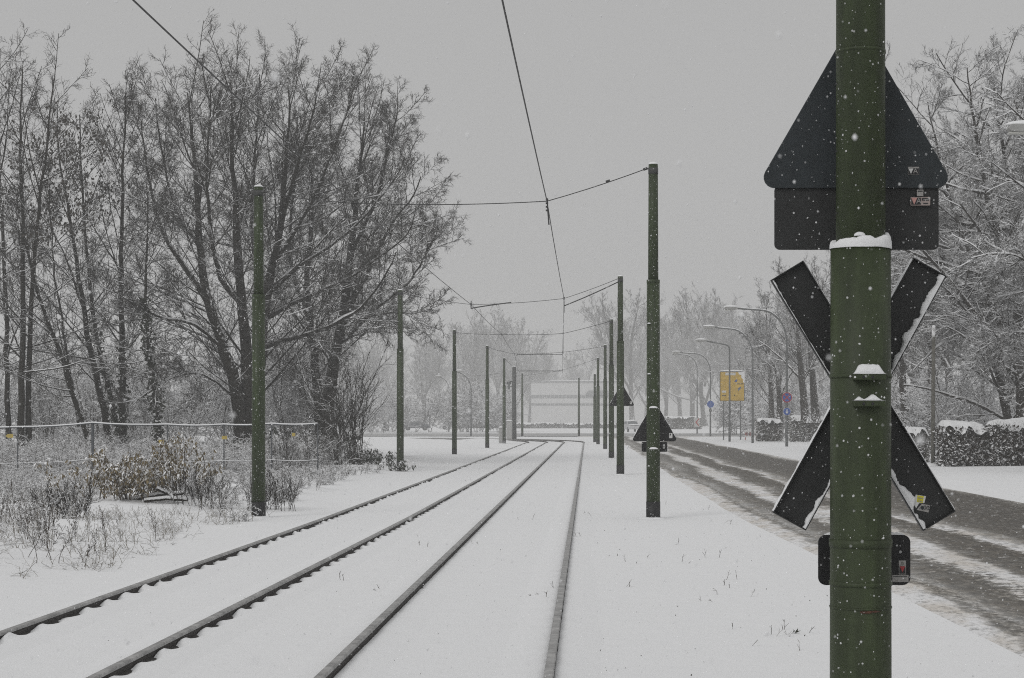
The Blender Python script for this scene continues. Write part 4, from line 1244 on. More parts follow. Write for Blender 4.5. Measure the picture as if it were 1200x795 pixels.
big = [dict(k=33, t0=.14, ang=32, low=30, ratio=.34, taper=.42, rmin=.015, n=9, w=.045, trop=.03, sd=12, rr=.0085, lmin=.22),
       dict(k=10, t0=.10, ang=44, ratio=.38, taper=.5, rmin=.008, n=6, w=.06, trop=.02, rr=.009),
       dict(k=7, t0=.08, ang=46, ratio=.45, taper=.42, rmin=.0055, n=3, w=.08, trop=.012),
       dict(k=3, t0=.15, ang=42, ratio=.5, taper=.4, rmin=.0048, n=2, w=.09, trop=.005)]
Y = 60
local_tree('big_bare_tree', 21, [
    (px3([(284, 535), (277, 458), (262, 408), (243, 350), (234, 290), (229, 200), (222, 130), (214, 62)], Y, [0, 0, 0, .2, .5, .8, 1, 1.2]), 0.259, .02, 1),
    (px3([(292, 535), (290, 430), (288, 400), (279, 310), (276, 240), (272, 150), (285, 52)], Y, [.3, .3, .3, .4, .4, .3, .3]), 0.274, .02, 1),
    (px3([(262, 408), (226, 380), (190, 372), (150, 352), (118, 330)], Y, [0, -.6, -1.2, -2, -2.6]), 0.072, .02),
    (px3([(243, 350), (215, 310), (190, 270), (172, 195), (164, 115)], Y, [.2, .2, .2, .6, 1]), 0.094, .02),
    (px3([(234, 290), (205, 240), (188, 165), (180, 95)], Y, [.5, 1, 1.6, 2]), 0.065, .02),
    (px3([(285, 360), (256, 320), (244, 230), (246, 125), (250, 68)], Y, [.4, -.4, -1, -1.6, -2]), 0.086, .02),
    (px3([(279, 470), (240, 440), (205, 442), (170, 462), (140, 490)], Y, [.2, -.8, -1.4, -2.2, -2.8]), 0.050, .012)], Y, big, BK,
    'big many stemmed bare tree, snow in its fork, just left of the thick green pole', 2, (.012, .95, .66))
local_tree('big_bare_tree', 22, [
    (px3([(304, 535), (303, 458), (312, 350), (326, 281), (335, 190), (338, 110), (330, 55)], 62, [0, 0, 0, 0, .3, .5, .8]), 0.259, .02, 1),
    (px3([(305, 408), (345, 396), (392, 380), (430, 352), (458, 312), (470, 270)], 62, [0, -.8, -1.6, -2.2, -2.6, -2.8]), 0.108, .02),
    (px3([(308, 376), (350, 352), (400, 330), (440, 305), (480, 270), (488, 225)], 62, [0, -.4, -.8, -1.4, -1.8, -2.2]), 0.086, .02),
    (px3([(314, 345), (352, 310), (392, 285), (430, 250), (468, 200), (480, 160)], 62, [0, .5, .9, 1.3, 1.8, 2]), 0.086, .02),
    (px3([(320, 310), (355, 255), (385, 190), (410, 120), (422, 70)], 62, [0, .4, .8, 1.1, 1.5]), 0.094, .02),
    (px3([(328, 270), (350, 190), (370, 120), (374, 78)], 62, [0, -.8, -1.4, -1.8]), 0.079, .02),
    (px3([(312, 350), (295, 270), (300, 160), (306, 58)], 62, [0, 1, 1.8, 2.4]), 0.086, .02)], 62, big, BK,
    'big bare tree behind the thick green pole, long snowy limbs reaching over the tracks', 2, (.012, .95, .66))
local_tree('big_bare_tree', 23, [
    (px3([(386, 525), (385, 470), (392, 420), (404, 360), (412, 290), (420, 210), (432, 92)], 66, [0, 0, 0, 0, .3, .5, .8]), 0.288, .02, 1),
    (px3([(378, 525), (372, 458), (366, 400), (360, 330), (366, 240), (362, 150)], 66, [0, .2, .3, .4, .8, 1]), 0.216, .02, 1),
    (px3([(398, 390), (425, 330), (455, 270), (486, 225), (500, 185)], 66, [0, -.3, -.6, -1, -1.4]), 0.108, .02),
    (px3([(402, 400), (440, 362), (480, 330), (502, 292), (514, 262)], 66, [0, .8, 1.4, 1.8, 2]), 0.101, .02),
    (px3([(410, 300), (440, 235), (458, 165), (470, 112)], 66, [.3, .4, .4, .4]), 0.086, .02),
    (px3([(400, 385), (430, 372), (468, 366), (492, 374), (505, 384)], 66, [0, -1, -1.8, -2.4, -2.8]), 0.050, .012),
    (px3([(364, 380), (340, 300), (346, 200), (350, 110)], 66, [.3, 1, 1.8, 2.4]), 0.094, .02)], 66, big, BK,
    'rounded bare tree with thick dark trunk at the end of the left tree row', 2, (.008, .75, .6))

# ------------------------------------------------------------------ trees: right side, heavy with snow
snowbig = [dict(k=30, rr=.019, t0=.10, ang=55, ratio=.42, taper=.5, rmin=.018, n=9, w=.09, trop=.0, sd=14),
           dict(k=9, t0=.12, ang=46, ratio=.42, taper=.4, rmin=.010, n=6, w=.13, trop=-.01),
           dict(k=8, t0=.12, ang=44, ratio=.46, taper=.35, rmin=.007, n=4, w=.17, trop=0),
           dict(k=5, t0=.2, ang=40, ratio=.52, taper=.3, rmin=.0055, n=3, w=.2, trop=.02)]
SN = (.014, .9, .95)
local_tree('snowy_tree', 31, [
    (px3([(1200, 530), (1199, 470), (1194, 380), (1190, 290), (1180, 200), (1165, 110), (1160, 45)], 64, [0, 0, 0, 0, .2, .4, .6]), 0.288, .02, 1),
    (px3([(1196, 440), (1160, 350), (1130, 280), (1105, 200), (1085, 110), (1078, 85)], 64, [0, .4, .8, 1, 1.2, 1.4]), 0.144, .02),
    (px3([(1192, 330), (1160, 240), (1142, 150), (1130, 50)], 64, [0, -.5, -1, -1.4]), 0.144, .02),
    (px3([(1196, 400), (1230, 300), (1250, 180), (1240, 60)], 64, [0, .3, .6, .8]), 0.156, .02)], 64, snowbig, BS,
    'snow laden tree at the right edge, its fine twigs reaching up against the sky', 3, SN)
local_tree('snowy_tree', 32, [
    (px3([(1186, 530), (1172, 445), (1150, 400), (1133, 368), (1118, 335), (1104, 290), (1090, 230)], 66, [0, 0, 0, .2, .4, .5, .6]), 0.204, .02, 1),
    (px3([(1150, 400), (1110, 385), (1085, 382), (1060, 372)], 66, [0, -.6, -1, -1.4]), 0.072, .012),
    (px3([(1160, 420), (1158, 360), (1150, 300), (1155, 240)], 66, [0, .5, .8, 1]), 0.108, .015)], 66, snowbig, BS,
    'dark trunk leaning towards the road behind the dark hedge, branches white with snow', 3, SN)
local_tree('snowy_tree', 33, [
    (px3([(1290, 560), (1286, 440), (1270, 330), (1250, 200), (1235, 70)], 52, [0, 0, 0, .4, .8]), 0.312, .02, 1),
    (px3([(1280, 400), (1230, 330), (1190, 300), (1150, 300), (1120, 310)], 52, [0, -.3, -.6, -.9, -1.2]), 0.108, .015),
    (px3([(1284, 430), (1240, 400), (1200, 390), (1165, 400), (1140, 420)], 52, [0, .3, .6, .9, 1.2]), 0.096, .012),
    (px3([(1268, 320), (1225, 230), (1200, 150), (1180, 95)], 52, [0, .3, .6, .9]), 0.120, .015)], 52, snowbig, BS,
    'boughs of a nearer tree reaching in at the right edge under thick snow', 3, SN)
mid = [dict(k=22, t0=.25, ang=44, ratio=.36, taper=.5, rmin=.022, n=8, w=.08, trop=.04, sd=12),
       dict(k=8, t0=.12, ang=42, ratio=.42, taper=.4, rmin=.014, n=5, w=.13, trop=.03),
       dict(k=7, t0=.15, ang=40, ratio=.46, taper=.35, rmin=.010, n=3, w=.17, trop=.02),
       dict(k=3, t0=.3, ang=40, ratio=.5, taper=.3, rmin=.008, n=2, w=.2, trop=.02)]
SM = (.016, .8, .9)
local_tree('frosted_tree', 41, [(px3([(1062, 505), (1058, 450), (1056, 400), (1050, 330), (1054, 250)], 84, [0, 0, 0, .3, .5]), .22, .02, 1),
                                (px3([(1057, 420), (1030, 360), (1000, 330), (985, 300)], 84, [0, .3, .6, 1]), .08, .015)], 84, mid, BS,
           'frosted trunk just right of the near pole, behind the small hedge piece', 2, SM)
local_tree('frosted_tree', 42, [(px3([(1088, 508), (1090, 450), (1094, 380), (1090, 300), (1095, 210)], 82, [0, 0, 0, .3, .5]), .19, .02, 1)], 82, mid, BS,
           'frosted trunk standing directly behind the slim grey post', 2, SM)
local_tree('frosted_tree', 43, [(px3([(945, 496), (940, 450), (936, 400), (930, 350), (920, 300)], 116, [0, 0, 0, .3, .5]), .30, .02, 1),
                                (px3([(939, 445), (915, 420), (890, 400), (870, 395)], 116, [0, .3, .6, 1]), .10, .02)], 116, mid, BS,
           'dark frosted trunk left of a close twin, above the hedge behind the tall lamp', 2, SM)
local_tree('frosted_tree', 44, [(px3([(956, 496), (953, 450), (950, 400), (960, 350), (975, 310)], 118, [0, 0, 0, .3, .5]), .30, .02, 1)], 118, mid, BS,
           'dark frosted trunk close beside the near cross, right of its twin', 2, SM)
local_tree('frosted_tree', 45, [(px3([(913, 497), (913, 460), (908, 430), (890, 400), (880, 370)], 126, [0, 0, 0, .3, .5]), .24, .02, 1),
                                (px3([(913, 468), (925, 440), (935, 425), (945, 380)], 126, [0, .3, .6, 1]), .12, .02)], 126, mid, BS,
           'low forked frosted tree just left of the tall curved lamp', 2, SM)
local_tree('frosted_tree', 46, [(px3([(1012, 505), (1010, 450), (1006, 390), (1000, 320), (995, 260)], 92, [0, 0, 0, .3, .5]), .22, .02, 1)], 92, mid, BS,
           'snowy tree half hidden behind the near pole, twigs showing between the cross arms', 2, SM)
local_tree('frosted_tree', 47, [(px3([(905, 500), (903, 450), (900, 400), (898, 360), (902, 335)], 140, [0, 0, 0, .3, .5]), .26, .02, 1)], 140,
           [dict(mid[0], k=26, t0=.1)] + mid[1:], BS, 'rounded snowy tree rising behind the tall curved lamp', 2, SM)

# ------------------------------------------------------------------ far trees, faded by the haze and by haze-pale twig colour
far = [dict(k=24, t0=.16, ang=38, ratio=.40, taper=.5, rmin=.035, n=7, w=.07, trop=.06, sd=12),
       dict(k=8, t0=.12, ang=40, ratio=.42, taper=.4, rmin=.022, n=5, w=.12, trop=.05),
       dict(k=7, t0=.12, ang=38, ratio=.46, taper=.35, rmin=.015, n=3, w=.16, trop=.04),
       dict(k=3, t0=.3, ang=36, ratio=.5, taper=.3, rmin=.012, n=2, w=.2, trop=.04)]
FARG = []
for i in range(4):
    rg = np.random.default_rng(60 + i)
    H = 14
    st = [([(0, 0, 0), (.2 * rg.normal(), .2 * rg.normal(), H * .35), (.5 * rg.normal(), .5 * rg.normal(), H * .7), (.8 * rg.normal(), .5, H)], .30, .02, 1)]
    for q in range(2 + i % 2):
        a = rg.uniform(0, 6.28); h0 = H * rg.uniform(.15, .35); l = rg.uniform(2.2, 3.6)
        st.append(([(0, 0, h0), (l * .45 * math.cos(a), l * .45 * math.sin(a), h0 + 2.4), (l * .9 * math.cos(a), l * .9 * math.sin(a), H * .62), (l * 1.2 * math.cos(a), l * 1.2 * math.sin(a), H * .92)], .17, .02))
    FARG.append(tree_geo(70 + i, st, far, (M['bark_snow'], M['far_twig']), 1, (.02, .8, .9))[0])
FL = [
    # px, y, top px, label
    (388, 150, 395, 'hazy bare tree showing behind the thick dark trunk'),
    (412, 190, 410, 'hazy bare tree over the far dark cabinet, nearest to the brambles'),
    (440, 200, 392, 'pale bare tree in the haze left of the pole that ends the undergrowth'),
    (458, 230, 400, 'pale bare tree in the haze behind the pole that ends the undergrowth'),
    (497, 180, 402, 'hazy tree with a visible trunk between the two poles on the open snow'),
    (516, 235, 396, 'pale tree in the haze above the pale snow covered car'),
    (545, 190, 388, 'pale bare tree just right of the pole on the open snow'),
    (562, 235, 380, 'pale tall tree behind the hazy pole left of the cabinets'),
    (583, 210, 376, 'tallest hazy tree, over the small grey cabinet'),
    (604, 225, 388, 'hazy tree behind the dark geared pole'),
    (640, 335, 428, 'faintest tree tops above the left end of the white building'),
    (668, 340, 432, 'faintest tree tops above the middle of the white building'),
    (688, 330, 415, 'faint tree rising over the roof left of the pole cluster'),
    (620, 250, 412, 'pale tree at the left corner of the white building'),
    (741, 200, 352, 'hazy tree between the two poles that carry triangular signs'),
    (757, 230, 372, 'hazy tree hidden in part by the large roadside pole'),
    (780, 220, 385, 'hazy tree just right of the large roadside pole'),
    (797, 240, 372, 'pale tree above the chevron sign'),
    (812, 215, 352, 'tall hazy tree left of the hazy lamp with the blue sign'),
    (826, 190, 362, 'tall hazy tree beside the hazy lamp with the blue sign'),
    (846, 185, 370, 'hazy tree directly behind the yellow sign'),
    (866, 170, 380, 'hazy tree between the yellow sign and the curved lamp right of it'),
    (886, 165, 372, 'hazy tree behind the curved lamp right of the yellow sign'),
    (925, 160, 365, 'hazy tree behind the tall curved lamp with two round signs'),
    (965, 150, 330, 'hazy snowy tree beside the upper left arm of the near cross'),
    (1035, 120, 300, 'snowy tree behind the near pole, right of the cross centre'),
    (1075, 115, 290, 'snowy tree in the background behind the right arms of the near cross'),
    (1112, 110, 270, 'snowy tree behind the leaning trunk, right of the slim grey post'),
    (1150, 105, 240, 'snowy tree behind the dark hedge, fading among its neighbours'),
    (1185, 100, 200, 'snowy tree behind the dark hedge at the right edge'),
]
for i, (px, y, top, lab) in enumerate(FL):
    y = y * 2.3 if y > 140 else y * 1.2
    H = wz(top, y); x = wx(px, y)
    t = thing('hazy_tree', lab, 'tree', (x, y, 0), i * 2.1, 'hazy trees in the distance')
    s = H / 14.3; t.scale = (s * 1.02, s * 1.02, s)
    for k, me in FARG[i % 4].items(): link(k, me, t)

# ------------------------------------------------------------------ bushes, brambles, weeds


def shrub_sets(rg, C, hmin, hmax, stems, lv, spread=.5, r=.008, trop=.02):
    n = len(C) * stems
    P = np.repeat(C, stems, 0) + np.c_[rg.normal(size=(n, 2)) * .12, np.zeros(n)]
    D = norm(np.c_[rg.normal(size=(n, 2)) * spread, np.ones(n)])
    L = rg.uniform(hmin, hmax, n)
    a, b = grow(rg, P, D, L, np.full(n, r), np.full(n, r * .5), 5, .14, trop)
    sets = [(a, b, L)]
    for d in lv:
        p, D, l, rr = spawn(rg, *sets[-1], d['k'], d['t0'], .98, d['ang'], 16, d['ratio'], .4, .02, d['rmin'])
        a, b = grow(rg, p, D, l, rr, rr * .6, d['n'], .2, d['trop'])
        sets.append((a, b, l))
    return sets


def scatter(rg, n, xr, yr, keep=None):
    x = rg.uniform(*xr, n * 3); y = rg.uniform(*yr, n * 3)
    ok = np.ones(len(x), bool) if keep is None else keep(x, y)
    x, y = x[ok][:n], y[ok][:n]
    return np.stack([x, y, gz(x, y) - .03], 1)


def stuff(name, sets, mat, label, snow=None, rg=None):
    o = link(name, tube_mesh(name, [(a, b, 3) for a, b, *_ in sets], mat))
    tag(o, label, None, None, 'stuff')
    if snow:
        s_ = []
        for a, b, *_ in sets:
            q, sr = snow_on(a, b, rg, *snow); s_.append((q, sr, 3))
        link('snow', tube_mesh('snow', s_, M['snow']), o)
    return o


rg = np.random.default_rng(200)
edge = lambda x, y: (x < -5.45 - .032 * (y - 15) + .45 * bumps(x * 1.3, y * .6)) & ((x - CX * 0) > -(.36 * y + 1.5))
# tangle along the fence and round the tree feet
lvU = [dict(k=6, t0=.15, ang=48, ratio=.5, rmin=.005, n=4, trop=-.03), dict(k=6, t0=.1, ang=46, ratio=.45, rmin=.004, n=3, trop=0), ]
C = scatter(rg, 380, (-26, -7), (47, 62), lambda x, y: edge(x, y) & (x > -.41 * y) & (x < -8.2))
stuff('undergrowth', shrub_sets(rg, C, .35, 1.15, 6, lvU, .6, .009), M['under'], 'snowy bramble tangle along the foot of the left trees', (.006, .8, .8), rg)
C = scatter(rg, 330, (-17, -5.6), (24, 54), lambda x, y: edge(x, y) & (bumps(x * .6 + 3, y * .5) > -.02) & (x > -.41 * y) & ~((x > -.292 * y) & (x < -.226 * y) & (y < 33.5) & (y > 22)))
stuff('bramble', shrub_sets(rg, C, .15, .45, 5, lvU, .9, .005), M['under'], 'low brown bramble patches poking through the snow', (.005, .8, .8), rg)
# thicket behind the trunks
lvT = [dict(k=9, t0=.2, ang=42, ratio=.42, rmin=.009, n=4, trop=.02), dict(k=8, t0=.1, ang=42, ratio=.45, rmin=.007, n=3, trop=.02), dict(k=4, t0=.2, ang=40, ratio=.5, rmin=.006, n=2, trop=0)]
C = scatter(rg, 64, (-38, -9.5), (66, 92), lambda x, y: (x > -.41 * y) & (x < -.148 * y))
stuff('thicket', shrub_sets(rg, C, 2.2, 5.2, 5, lvT, .35, .022, .03), M['thicket'], 'hazy thicket of bare shoots behind the left trunks', (.012, .8, .8), rg)
C = scatter(rg, 34, (13, 36), (64, 100), lambda x, y: (x < .27 * y) & (x > .175 * y))
stuff('thicket', shrub_sets(rg, C, 1.5, 4.0, 5, lvT, .4, .02, .02), M['thicket'], 'snowy thicket between the trunks behind the right hedges', (.016, .9, .9), rg)
C = scatter(rg, 46, (15, 58), (128, 200), lambda x, y: (x < .21 * y) & (x > .072 * y) & (x > 13.5))
stuff('thicket', shrub_sets(rg, C, 2.5, 6, 5, [dict(d, rmin=d['rmin'] * 1.8) for d in lvT], .4, .03, .02), M['thicket'], 'faint snowy shrubs behind the far lamps and the yellow sign', (.03, .9, .9), rg)
C = scatter(rg, 40, (-50, -10), (215, 255), lambda x, y: (x > -.17 * y) & (x < -.04 * y))
stuff('thicket', shrub_sets(rg, C, 3, 7, 5, [dict(d, rmin=d['rmin'] * 2) for d in lvT], .4, .03, .02), M['thicket'], 'faint grey scrub behind the far street on the left', (.03, .8, .8), rg)

# dry weeds on the bank in front
lvW = [dict(k=7, t0=.35, ang=34, ratio=.22, rmin=.0035, n=2, trop=.05), dict(k=4, t0=.3, ang=40, ratio=.5, rmin=.004, n=1, trop=0)]
C = scatter(rg, 75, (-10.5, -5.6), (18.5, 31), lambda x, y: (x < -5.5 - .035 * (y - 15) + .35 * bumps(x * 2, y)) & (x > -.41 * y) & ~((x > -.292 * y) & (x < -.226 * y) & (y > 24)))
s1 = shrub_sets(rg, C, .2, .62, 3, lvW, .28, .005, .02)
stuff('dry_weeds', s1, M['weed'], 'dry brown weed stalks standing in the snow on the left bank', (.004, .8, .6), rg)
C = scatter(rg, 150, (-12, -5.2), (17.5, 36), lambda x, y: (bumps(x * .9, y * .7 + 2) > -.1) & (x < -5.0 - .03 * (y - 15) + .5 * bumps(x * 2, y)) & (x > -.41 * y))
stuff('dry_grass', shrub_sets(rg, C, .1, .32, 9, [dict(k=3, t0=.2, ang=40, ratio=.5, rmin=.003, n=2, trop=-.05)], .8, .0035, -.04), M['straw'], 'straw coloured grass tufts half buried in snow', (.003, .8, .7), rg)
# sparse sprigs on the verge and between the rails
pts = [(636, 695), (861, 738), (932, 742), (930, 745), (855, 700), (845, 705), (905, 745), (848, 615), (800, 660), (720, 655), (735, 660), (742, 657), (780, 640), (822, 597), (785, 592), (700, 605), (683, 632),
       (548, 640), (545, 565), (495, 640), (450, 690), (400, 680), (920, 760), (756, 690), (864, 690), (862, 680), (832, 655), (650, 702), (548, 667), (620, 610)]
C = np.array([(wx(a, wy(b)), wy(b), gz1(wx(a, wy(b)), wy(b)) - .01) for a, b in pts])
stuff('grass_sprigs', shrub_sets(rg, C, .03, .12, 2, [dict(k=2, t0=.3, ang=40, ratio=.5, rmin=.003, n=1, trop=0)], .5, .003, 0), M['weed'], 'single dead grass sprigs poking through the snow')
n = 260
tx = np.concatenate([rg.uniform(.0, 2.4, 150), rg.uniform(-1.4, -.4, 70), rg.uniform(-4, -1.9, 40)]); ty = 8.5 + 26 * rg.uniform(0, 1, n) ** 1.6
V, T = cards(rg, np.stack([tx, ty, gz(tx, ty) + .004], 1), .016, .5, (0, 0, .15))
tag(link('leaf_crumbs', mesh_from('leaf_crumbs', V, T, M['brownleaf'], False)), 'tiny dark leaf crumbs and twigs scattered on the snow', None, None, 'stuff')
for (px, pb) in ((932, 743), (640, 696)):
    y = wy(pb); C = np.array([(wx(px, y), y, gz1(wx(px, y), y))] * 9) + rg.normal(size=(9, 3)) * np.array([.02, .015, 0])
    V, T = cards(rg, C, .05, .3, (0, 0, .5))
    tag(link('grass_tuft', mesh_from('grass_tuft', V, T, M['ivy'], False)), 'small dark green tuft in the snow near the foot of the sign pole' if px > 900 else 'small dark withered tuft between the rails of the nearer track', 'plant')


def leaf_bush(name, label, x, y, w, h, nst, nl, leaf, mat, seed):
    rg = np.random.default_rng(seed)
    t = thing(name, label, 'bush', (x, y, gz1(x, y)))
    P = np.c_[rg.normal(size=(nst, 2)) * np.array([w * .22, w * .15]), np.zeros(nst)]
    D = norm(np.c_[rg.normal(size=(nst, 2)) * .32 + P[:, :2] * .5, np.ones(nst)])
    a, b = grow(rg, P, D, rg.uniform(.5, 1.05, nst) * h, np.full(nst, .012), np.full(nst, .005), 6, .1, -.01)
    p, D, l, r = spawn(rg, a, b, np.full(nst, h), 7, .2, 1, 48, 15, .28, .3, .02, .004)
    a2, b2 = grow(rg, p, D, l, r, r * .6, 3, .15, -.06)
    link('stems', tube_mesh('stems', [(a, b, 4), (a2, b2, 3)], M['weed']), t)
    tips = np.concatenate([a2[:, 1:].reshape(-1, 3), a[:, 2:].reshape(-1, 3)])
    C = tips[rg.integers(0, len(tips), nl)] + rg.normal(size=(nl, 3)) * .03
    V, T = cards(rg, C, leaf, .42, (0, 0, -1.3))
    link('leaves', mesh_from('leaves', V, T, mat, False), t)
    q = rg.random(nl) < .26
    S_ = C[q]; V, T = cards(rg, S_ + np.array([0, -.005, .02]), leaf * .75, .7, (0, -.2, -.5))
    link('snow', mesh_from('snow', V, T, M['snow'], False), t)['kind'] = 'stuff'
    return t


y = 31.5
leaf_bush('withered_bush', 'bush with hanging withered olive leaves under snow, in front of the fence', wx(150, y), y, 1.5, .98, 30, 2200, .085, M['leaf'], 301)
leaf_bush('withered_bush', 'taller withered leafy bush touching the other one, towards the thick green pole', wx(196, y), y + .8, 1.0, 1.12, 22, 1500, .085, M['leaf'], 302)
leaf_bush('evergreen_bush', 'low dark evergreen clump under snow beside the pole that ends the undergrowth', wx(432, 57), 57, 1.5, .6, 22, 900, .12, M['ivy'], 303)
leaf_bush('evergreen_bush', 'dark leaves crowding round the foot of the pole that ends the undergrowth', wx(466, 54), 54, .8, .4, 14, 260, .11, M['ivy'], 304)
leaf_bush('evergreen_bush', 'dark ivy mound between the thick green pole and the thick dark trunk', wx(350, 60), 60, 3.6, 1.3, 60, 3600, .14, M['ivy'], 305)
leaf_bush('evergreen_bush', 'dark ivy mound at the foot of the big many stemmed tree', wx(285, 58), 58, 2.2, 1.1, 40, 2200, .14, M['ivy'], 306)


def whippy(label, x, y, h, n, seed, spread=.22):
    rg = np.random.default_rng(seed)
    t = thing('upright_shrub', label, 'shrub', (x, y, gz1(x, y)))
    sets = shrub_sets(rg, np.array([[0, 0, -.05]] * 6) + np.c_[rg.normal(size=(6, 2)) * .25, np.zeros(6)], h * .5, h, n, [dict(k=8, t0=.25, ang=24, ratio=.42, rmin=.007 if h > 2 else .004, n=4, trop=.04), dict(k=5, t0=.2, ang=28, ratio=.45, rmin=.005 if h > 2 else .003, n=3, trop=.03)], spread, .016 if h > 2 else .0055, .03)
    link('stems', tube_mesh('stems', [(sets[0][0], sets[0][1], 4)], M['bark']), t)
    link('twigs', tube_mesh('twigs', [(a, b, 3) for a, b, _ in sets[1:]], M['twig']), t)
    ss = [(*snow_on(a, b, rg, .005, .7, .8), 3) for a, b, _ in sets[:2]]
    link('snow', tube_mesh('snow', ss, M['snow']), t)
    return t


whippy('shrub of upright bare shoots at the end of the tree row, before the open snow', wx(405, 56), 56, 4.2, 4, 401)
whippy('small bare shrub with reddish shoots just right of the thick green pole', wx(334, 31), 31, .75, 5, 402, .3)
whippy('low bare shrub in the dry grass between the withered bush and the thick pole', wx(228, 31), 31, .7, 5, 403, .35)
whippy('short bare shrub on the bank near the picture edge, beside the dark weeds', wx(70, 27), 27, .75, 5, 404, .35)
whippy('broad low bare shrub behind the fence line right of the thick green pole', wx(385, 52), 52, 1.5, 6, 405, .55)
whippy('low leafless shrub sprawling beyond the thick green pole, before the ivy mound', wx(340, 48), 48, 1.3, 6, 406, .6)
# felled stick pile by the withered bush
t = thing('branch_pile', 'snow covered fallen branches beside the withered bush', 'branches', (wx(185, 31.5), 31.5, gz1(wx(185, 31.5), 31.5)))
for i, (x0, z0, x1, z1, dy) in enumerate(((-.5, .04, .5, .16, 0), (-.3, .34, .45, .02, .15), (-.2, .03, .6, .05, -.2), (.0, .25, .35, .03, -.1))):
    p = np.array([[(x0, dy, z0), ((x0 + x1) / 2, dy + .05, (z0 + z1) / 2 + .03), (x1, dy, z1)]])
    b = link('branch', tube_mesh('branch', [(p, np.full((1, 3), .03), 7)], M['bark']), t)
    q = p.copy(); q[..., 2] += .028; link('snow', tube_mesh('snow', [(q, np.full((1, 3), .030), 7)], M['snow']), b)

# ------------------------------------------------------------------ wire fence with its tags
yF = 46.5
t = thing('wire_fence', 'thin wire fence on steel posts, snow along its top rail, before the trees', 'fence', (wx(108, yF), yF, 0))
xF = wx(108, yF)
posts = [(-70, 500), (20, 501), (108, 496), (196, 498), (262, 498), (318, 497), (372, 497)]
tops = []
for px, pt in posts:
    x = wx(px, yF); z = wz(pt, yF); tops.append((x - xF, 0, z))
    MB().tube([(x - xF, .05, gz1(x, yF) - .1), (x - xF, .05, z + .02)], (.04 if px == 108 else .016), 8).build('post', M['fencemetal'], t, True)
top = np.concatenate([sag(a, b, .03, 5)[(0 if i == 0 else 1):] for i, (a, b) in enumerate(zip(tops[:-1], tops[1:]))])
rl = MB().tube(top, .016, 6).build('top_rail', M['fencemetal'], t, True)
tp = top.copy(); tp[:, 2] += .02
MB().tube(tp, .02, 6).build('snow', M['snow'], rl, True)
for dz in (-.98,):
    lw = top.copy(); lw[:, 2] += dz
    w = MB().tube(lw, .006, 5).build('wire', M['fencemetal'], t, True)
    lw = lw.copy(); lw[:, 2] += .008; MB().tube(lw, .007 if dz > -.5 else .009, 5).build('snow', M['snow'], w, True)
for px, py, w_, h_, lab in ((11, 511, 11, 5.5, 'yellow tag hanging in the fence by the pair of dark trunks'), (189, 517.5, 8, 4.5, 'yellow tag in the fence in front of the ivy clad trunk'),
                            (263, 513, 8, 5, 'yellow tag in the fence left of the thick green pole'), (344, 509.5, 5, 5, 'small yellow tag in the fence right of the thick green pole')):
    y = yF - .05
    t = thing('fence_tag', lab, 'tag', (wx(px, y), y, wz(py, y)), 0, 'yellow fence tags')
    hw, hh = .8 * w_ / F * y / 2, .8 * h_ / F * y / 2
    if px < 100: MB().prism([(-hw * 1.1, 0), (-hw * .45, -hh), (hw, -hh), (hw, hh), (-hw * .45, hh)], 0, .01).build('plate', M['yellow_tag'], t)
    else: MB().prism(rect(-hw, -hh, hw, hh), 0, .01).build('plate', M['yellow_tag'], t)
    MB().box((.0, .012, hh + .1), (.012, .012, .22)).build('tie', M['fencemetal'], t)

# ------------------------------------------------------------------ falling snow
rg = np.random.default_rng(900)


def flakes(n, y0, y1, r0, r1, k):
    y = (rg.uniform(y0 ** k, y1 ** k, n)) ** (1 / k)
    u = rg.uniform(-.46, .40, n) ; v = rg.uniform(-.17, .30, n)
    x = u * y; z = CH + v * y
    ok = (z > .03) & (z < 15)
    r = rg.uniform(r0, r1, n) * (1 + .8 * (rg.random(n) < .06))
    return np.stack([x, y, z], 1)[ok], r[ok]


sets_ = [flakes(60, .6, 1.6, .0008, .002, 2.0), flakes(6500, 1.6, 6.45, .0005, .0015, 2.0), flakes(9000, 7, 30, .0018, .0046, 2.0), flakes(14000, 30, 90, .004, .011, 2.0)]
Cc = np.concatenate([s[0] for s in sets_]); Rr = np.concatenate([s[1] for s in sets_])
O = np.array([(1, 0, 0), (-1, 0, 0), (0, 1, 0), (0, -1, 0), (0, 0, 1), (0, 0, -1)], float)
stretch = 1 + .5 * rg.random((len(Cc), 1, 1)) * np.array([0, 0, 1.0])
V = Cc[:, None, :] + O[None] * Rr[:, None, None] * stretch * rg.uniform(.75, 1.2, (len(Cc), 6, 1))
T = np.array([(0, 2, 4), (2, 1, 4), (1, 3, 4), (3, 0, 4), (2, 0, 5), (1, 2, 5), (3, 1, 5), (0, 3, 5)])
Q = (np.arange(len(Cc))[:, None, None] * 6 + T[None]).reshape(-1, 3)
tag(link('falling_snow', mesh_from('falling_snow', V.reshape(-1, 3), Q, M['flake'])), 'snowflakes falling through the air', None, None, 'stuff')

# ------------------------------------------------------------------ the hazy air
m = bpy.data.materials.new('hazy_air'); m.use_nodes = True; nt = m.node_tree; nt.nodes.clear()
ov = nt.nodes.new('ShaderNodeOutputMaterial'); pv = nt.nodes.new('ShaderNodeVolumePrincipled')
pv.inputs['Color'].default_value = (HAZE_ALB, HAZE_ALB, HAZE_ALB * .995, 1); pv.inputs['Density'].default_value = HAZE_D; pv.inputs['Anisotropy'].default_value = 0.0
nt.links.new(pv.outputs[0], ov.inputs['Volume'])
tag(MB().box((0, 297.5, 9.6), (800, 700, 22.4)).build('haze', m), 'pale snowy air that hides distant things', None, None, 'stuff')

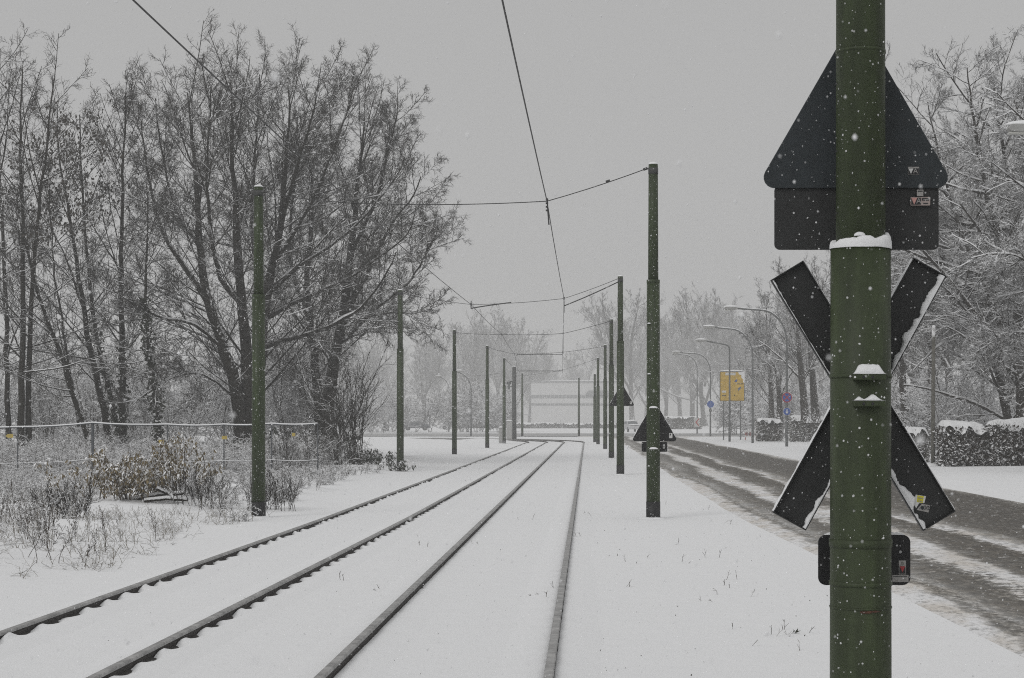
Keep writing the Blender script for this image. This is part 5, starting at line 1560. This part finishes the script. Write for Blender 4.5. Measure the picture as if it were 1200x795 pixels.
# ------------------------------------------------------------------ light
w = bpy.data.worlds.new('World'); S.world = w; w.use_nodes = True; nt = w.node_tree
bg = nt.nodes['Background']
sky = nt.nodes.new('ShaderNodeTexSky'); sky.sky_type = 'NISHITA'; sky.sun_disc = False
SUN_EL, SUN_AZ = 38, 215
sky.sun_elevation = R(SUN_EL); sky.sun_rotation = R(SUN_AZ); sky.dust_density = 4; sky.air_density = 1.5; sky.ozone_density = 1
bw = nt.nodes.new('ShaderNodeRGBToBW'); nt.links.new(sky.outputs[0], bw.inputs[0])
# a closed cloud deck: the sky's light evened out to grey, brighter overhead than near the horizon
tc = nt.nodes.new('ShaderNodeTexCoord'); sp = nt.nodes.new('ShaderNodeSeparateXYZ'); nt.links.new(tc.outputs['Generated'], sp.inputs[0])
deck = ramp(nt, sp.outputs[2], [(0.0, 2.9), (.25, 2.95), (1.0, 7.0)])
rn = deck.node
for e, c in zip(rn.color_ramp.elements, (DECK0, DECK1, DECK2)): e.color = (c, c, c * .998, 1)
mx = nt.nodes.new('ShaderNodeMix'); mx.data_type = 'RGBA'; mx.inputs[0].default_value = .92
nt.links.new(bw.outputs[0], mx.inputs[6]); nt.links.new(deck, mx.inputs[7])
nt.links.new(mx.outputs[2], bg.inputs[0]); bg.inputs[1].default_value = .1
sl = bpy.data.lights.new('Sun', 'SUN'); sl.energy = SUN_E; sl.angle = R(24); sl.color = (1, .985, .96)
so = link('Sun', sl); so.rotation_euler = Vector((math.sin(R(SUN_AZ)) * math.cos(R(SUN_EL)), math.cos(R(SUN_AZ)) * math.cos(R(SUN_EL)), math.sin(R(SUN_EL)))).to_track_quat('Z', 'Y').to_euler()

# ------------------------------------------------------------------ camera
cam = bpy.data.cameras.new('Camera'); co = link('Camera', cam); co.location = (0, 0, CH); co.rotation_euler = (R(90), 0, 0)
cam.sensor_width = 36; cam.sensor_fit = 'HORIZONTAL'; cam.lens = F / 1200 * 36
cam.shift_x = -(CX - 600) / 1200; cam.shift_y = (CY - 397.5) / 1200
cam.clip_start = .05; cam.clip_end = 3000
cam.dof.use_dof = True; cam.dof.focus_distance = 16; cam.dof.aperture_fstop = 18
S.camera = co
S.view_settings.view_transform = 'Standard'; S.view_settings.look = 'None'; S.view_settings.exposure = EXPO; S.view_settings.gamma = 1
S.render.engine = 'CYCLES'
c = S.cycles
c.use_denoising = False; c.use_adaptive_sampling = False
try: c.denoiser = 'OPENIMAGEDENOISE'
except Exception: pass
c.denoising_input_passes = 'RGB_ALBEDO_NORMAL'
c.max_bounces = 5; c.diffuse_bounces = 3; c.glossy_bounces = 2; c.volume_bounces = 1; c.transparent_max_bounces = 6
c.caustics_reflective = False; c.caustics_refractive = False
S.render.film_transparent = False
S.cycles.pixel_filter_type = 'BLACKMAN_HARRIS'; S.cycles.filter_width = 1.05
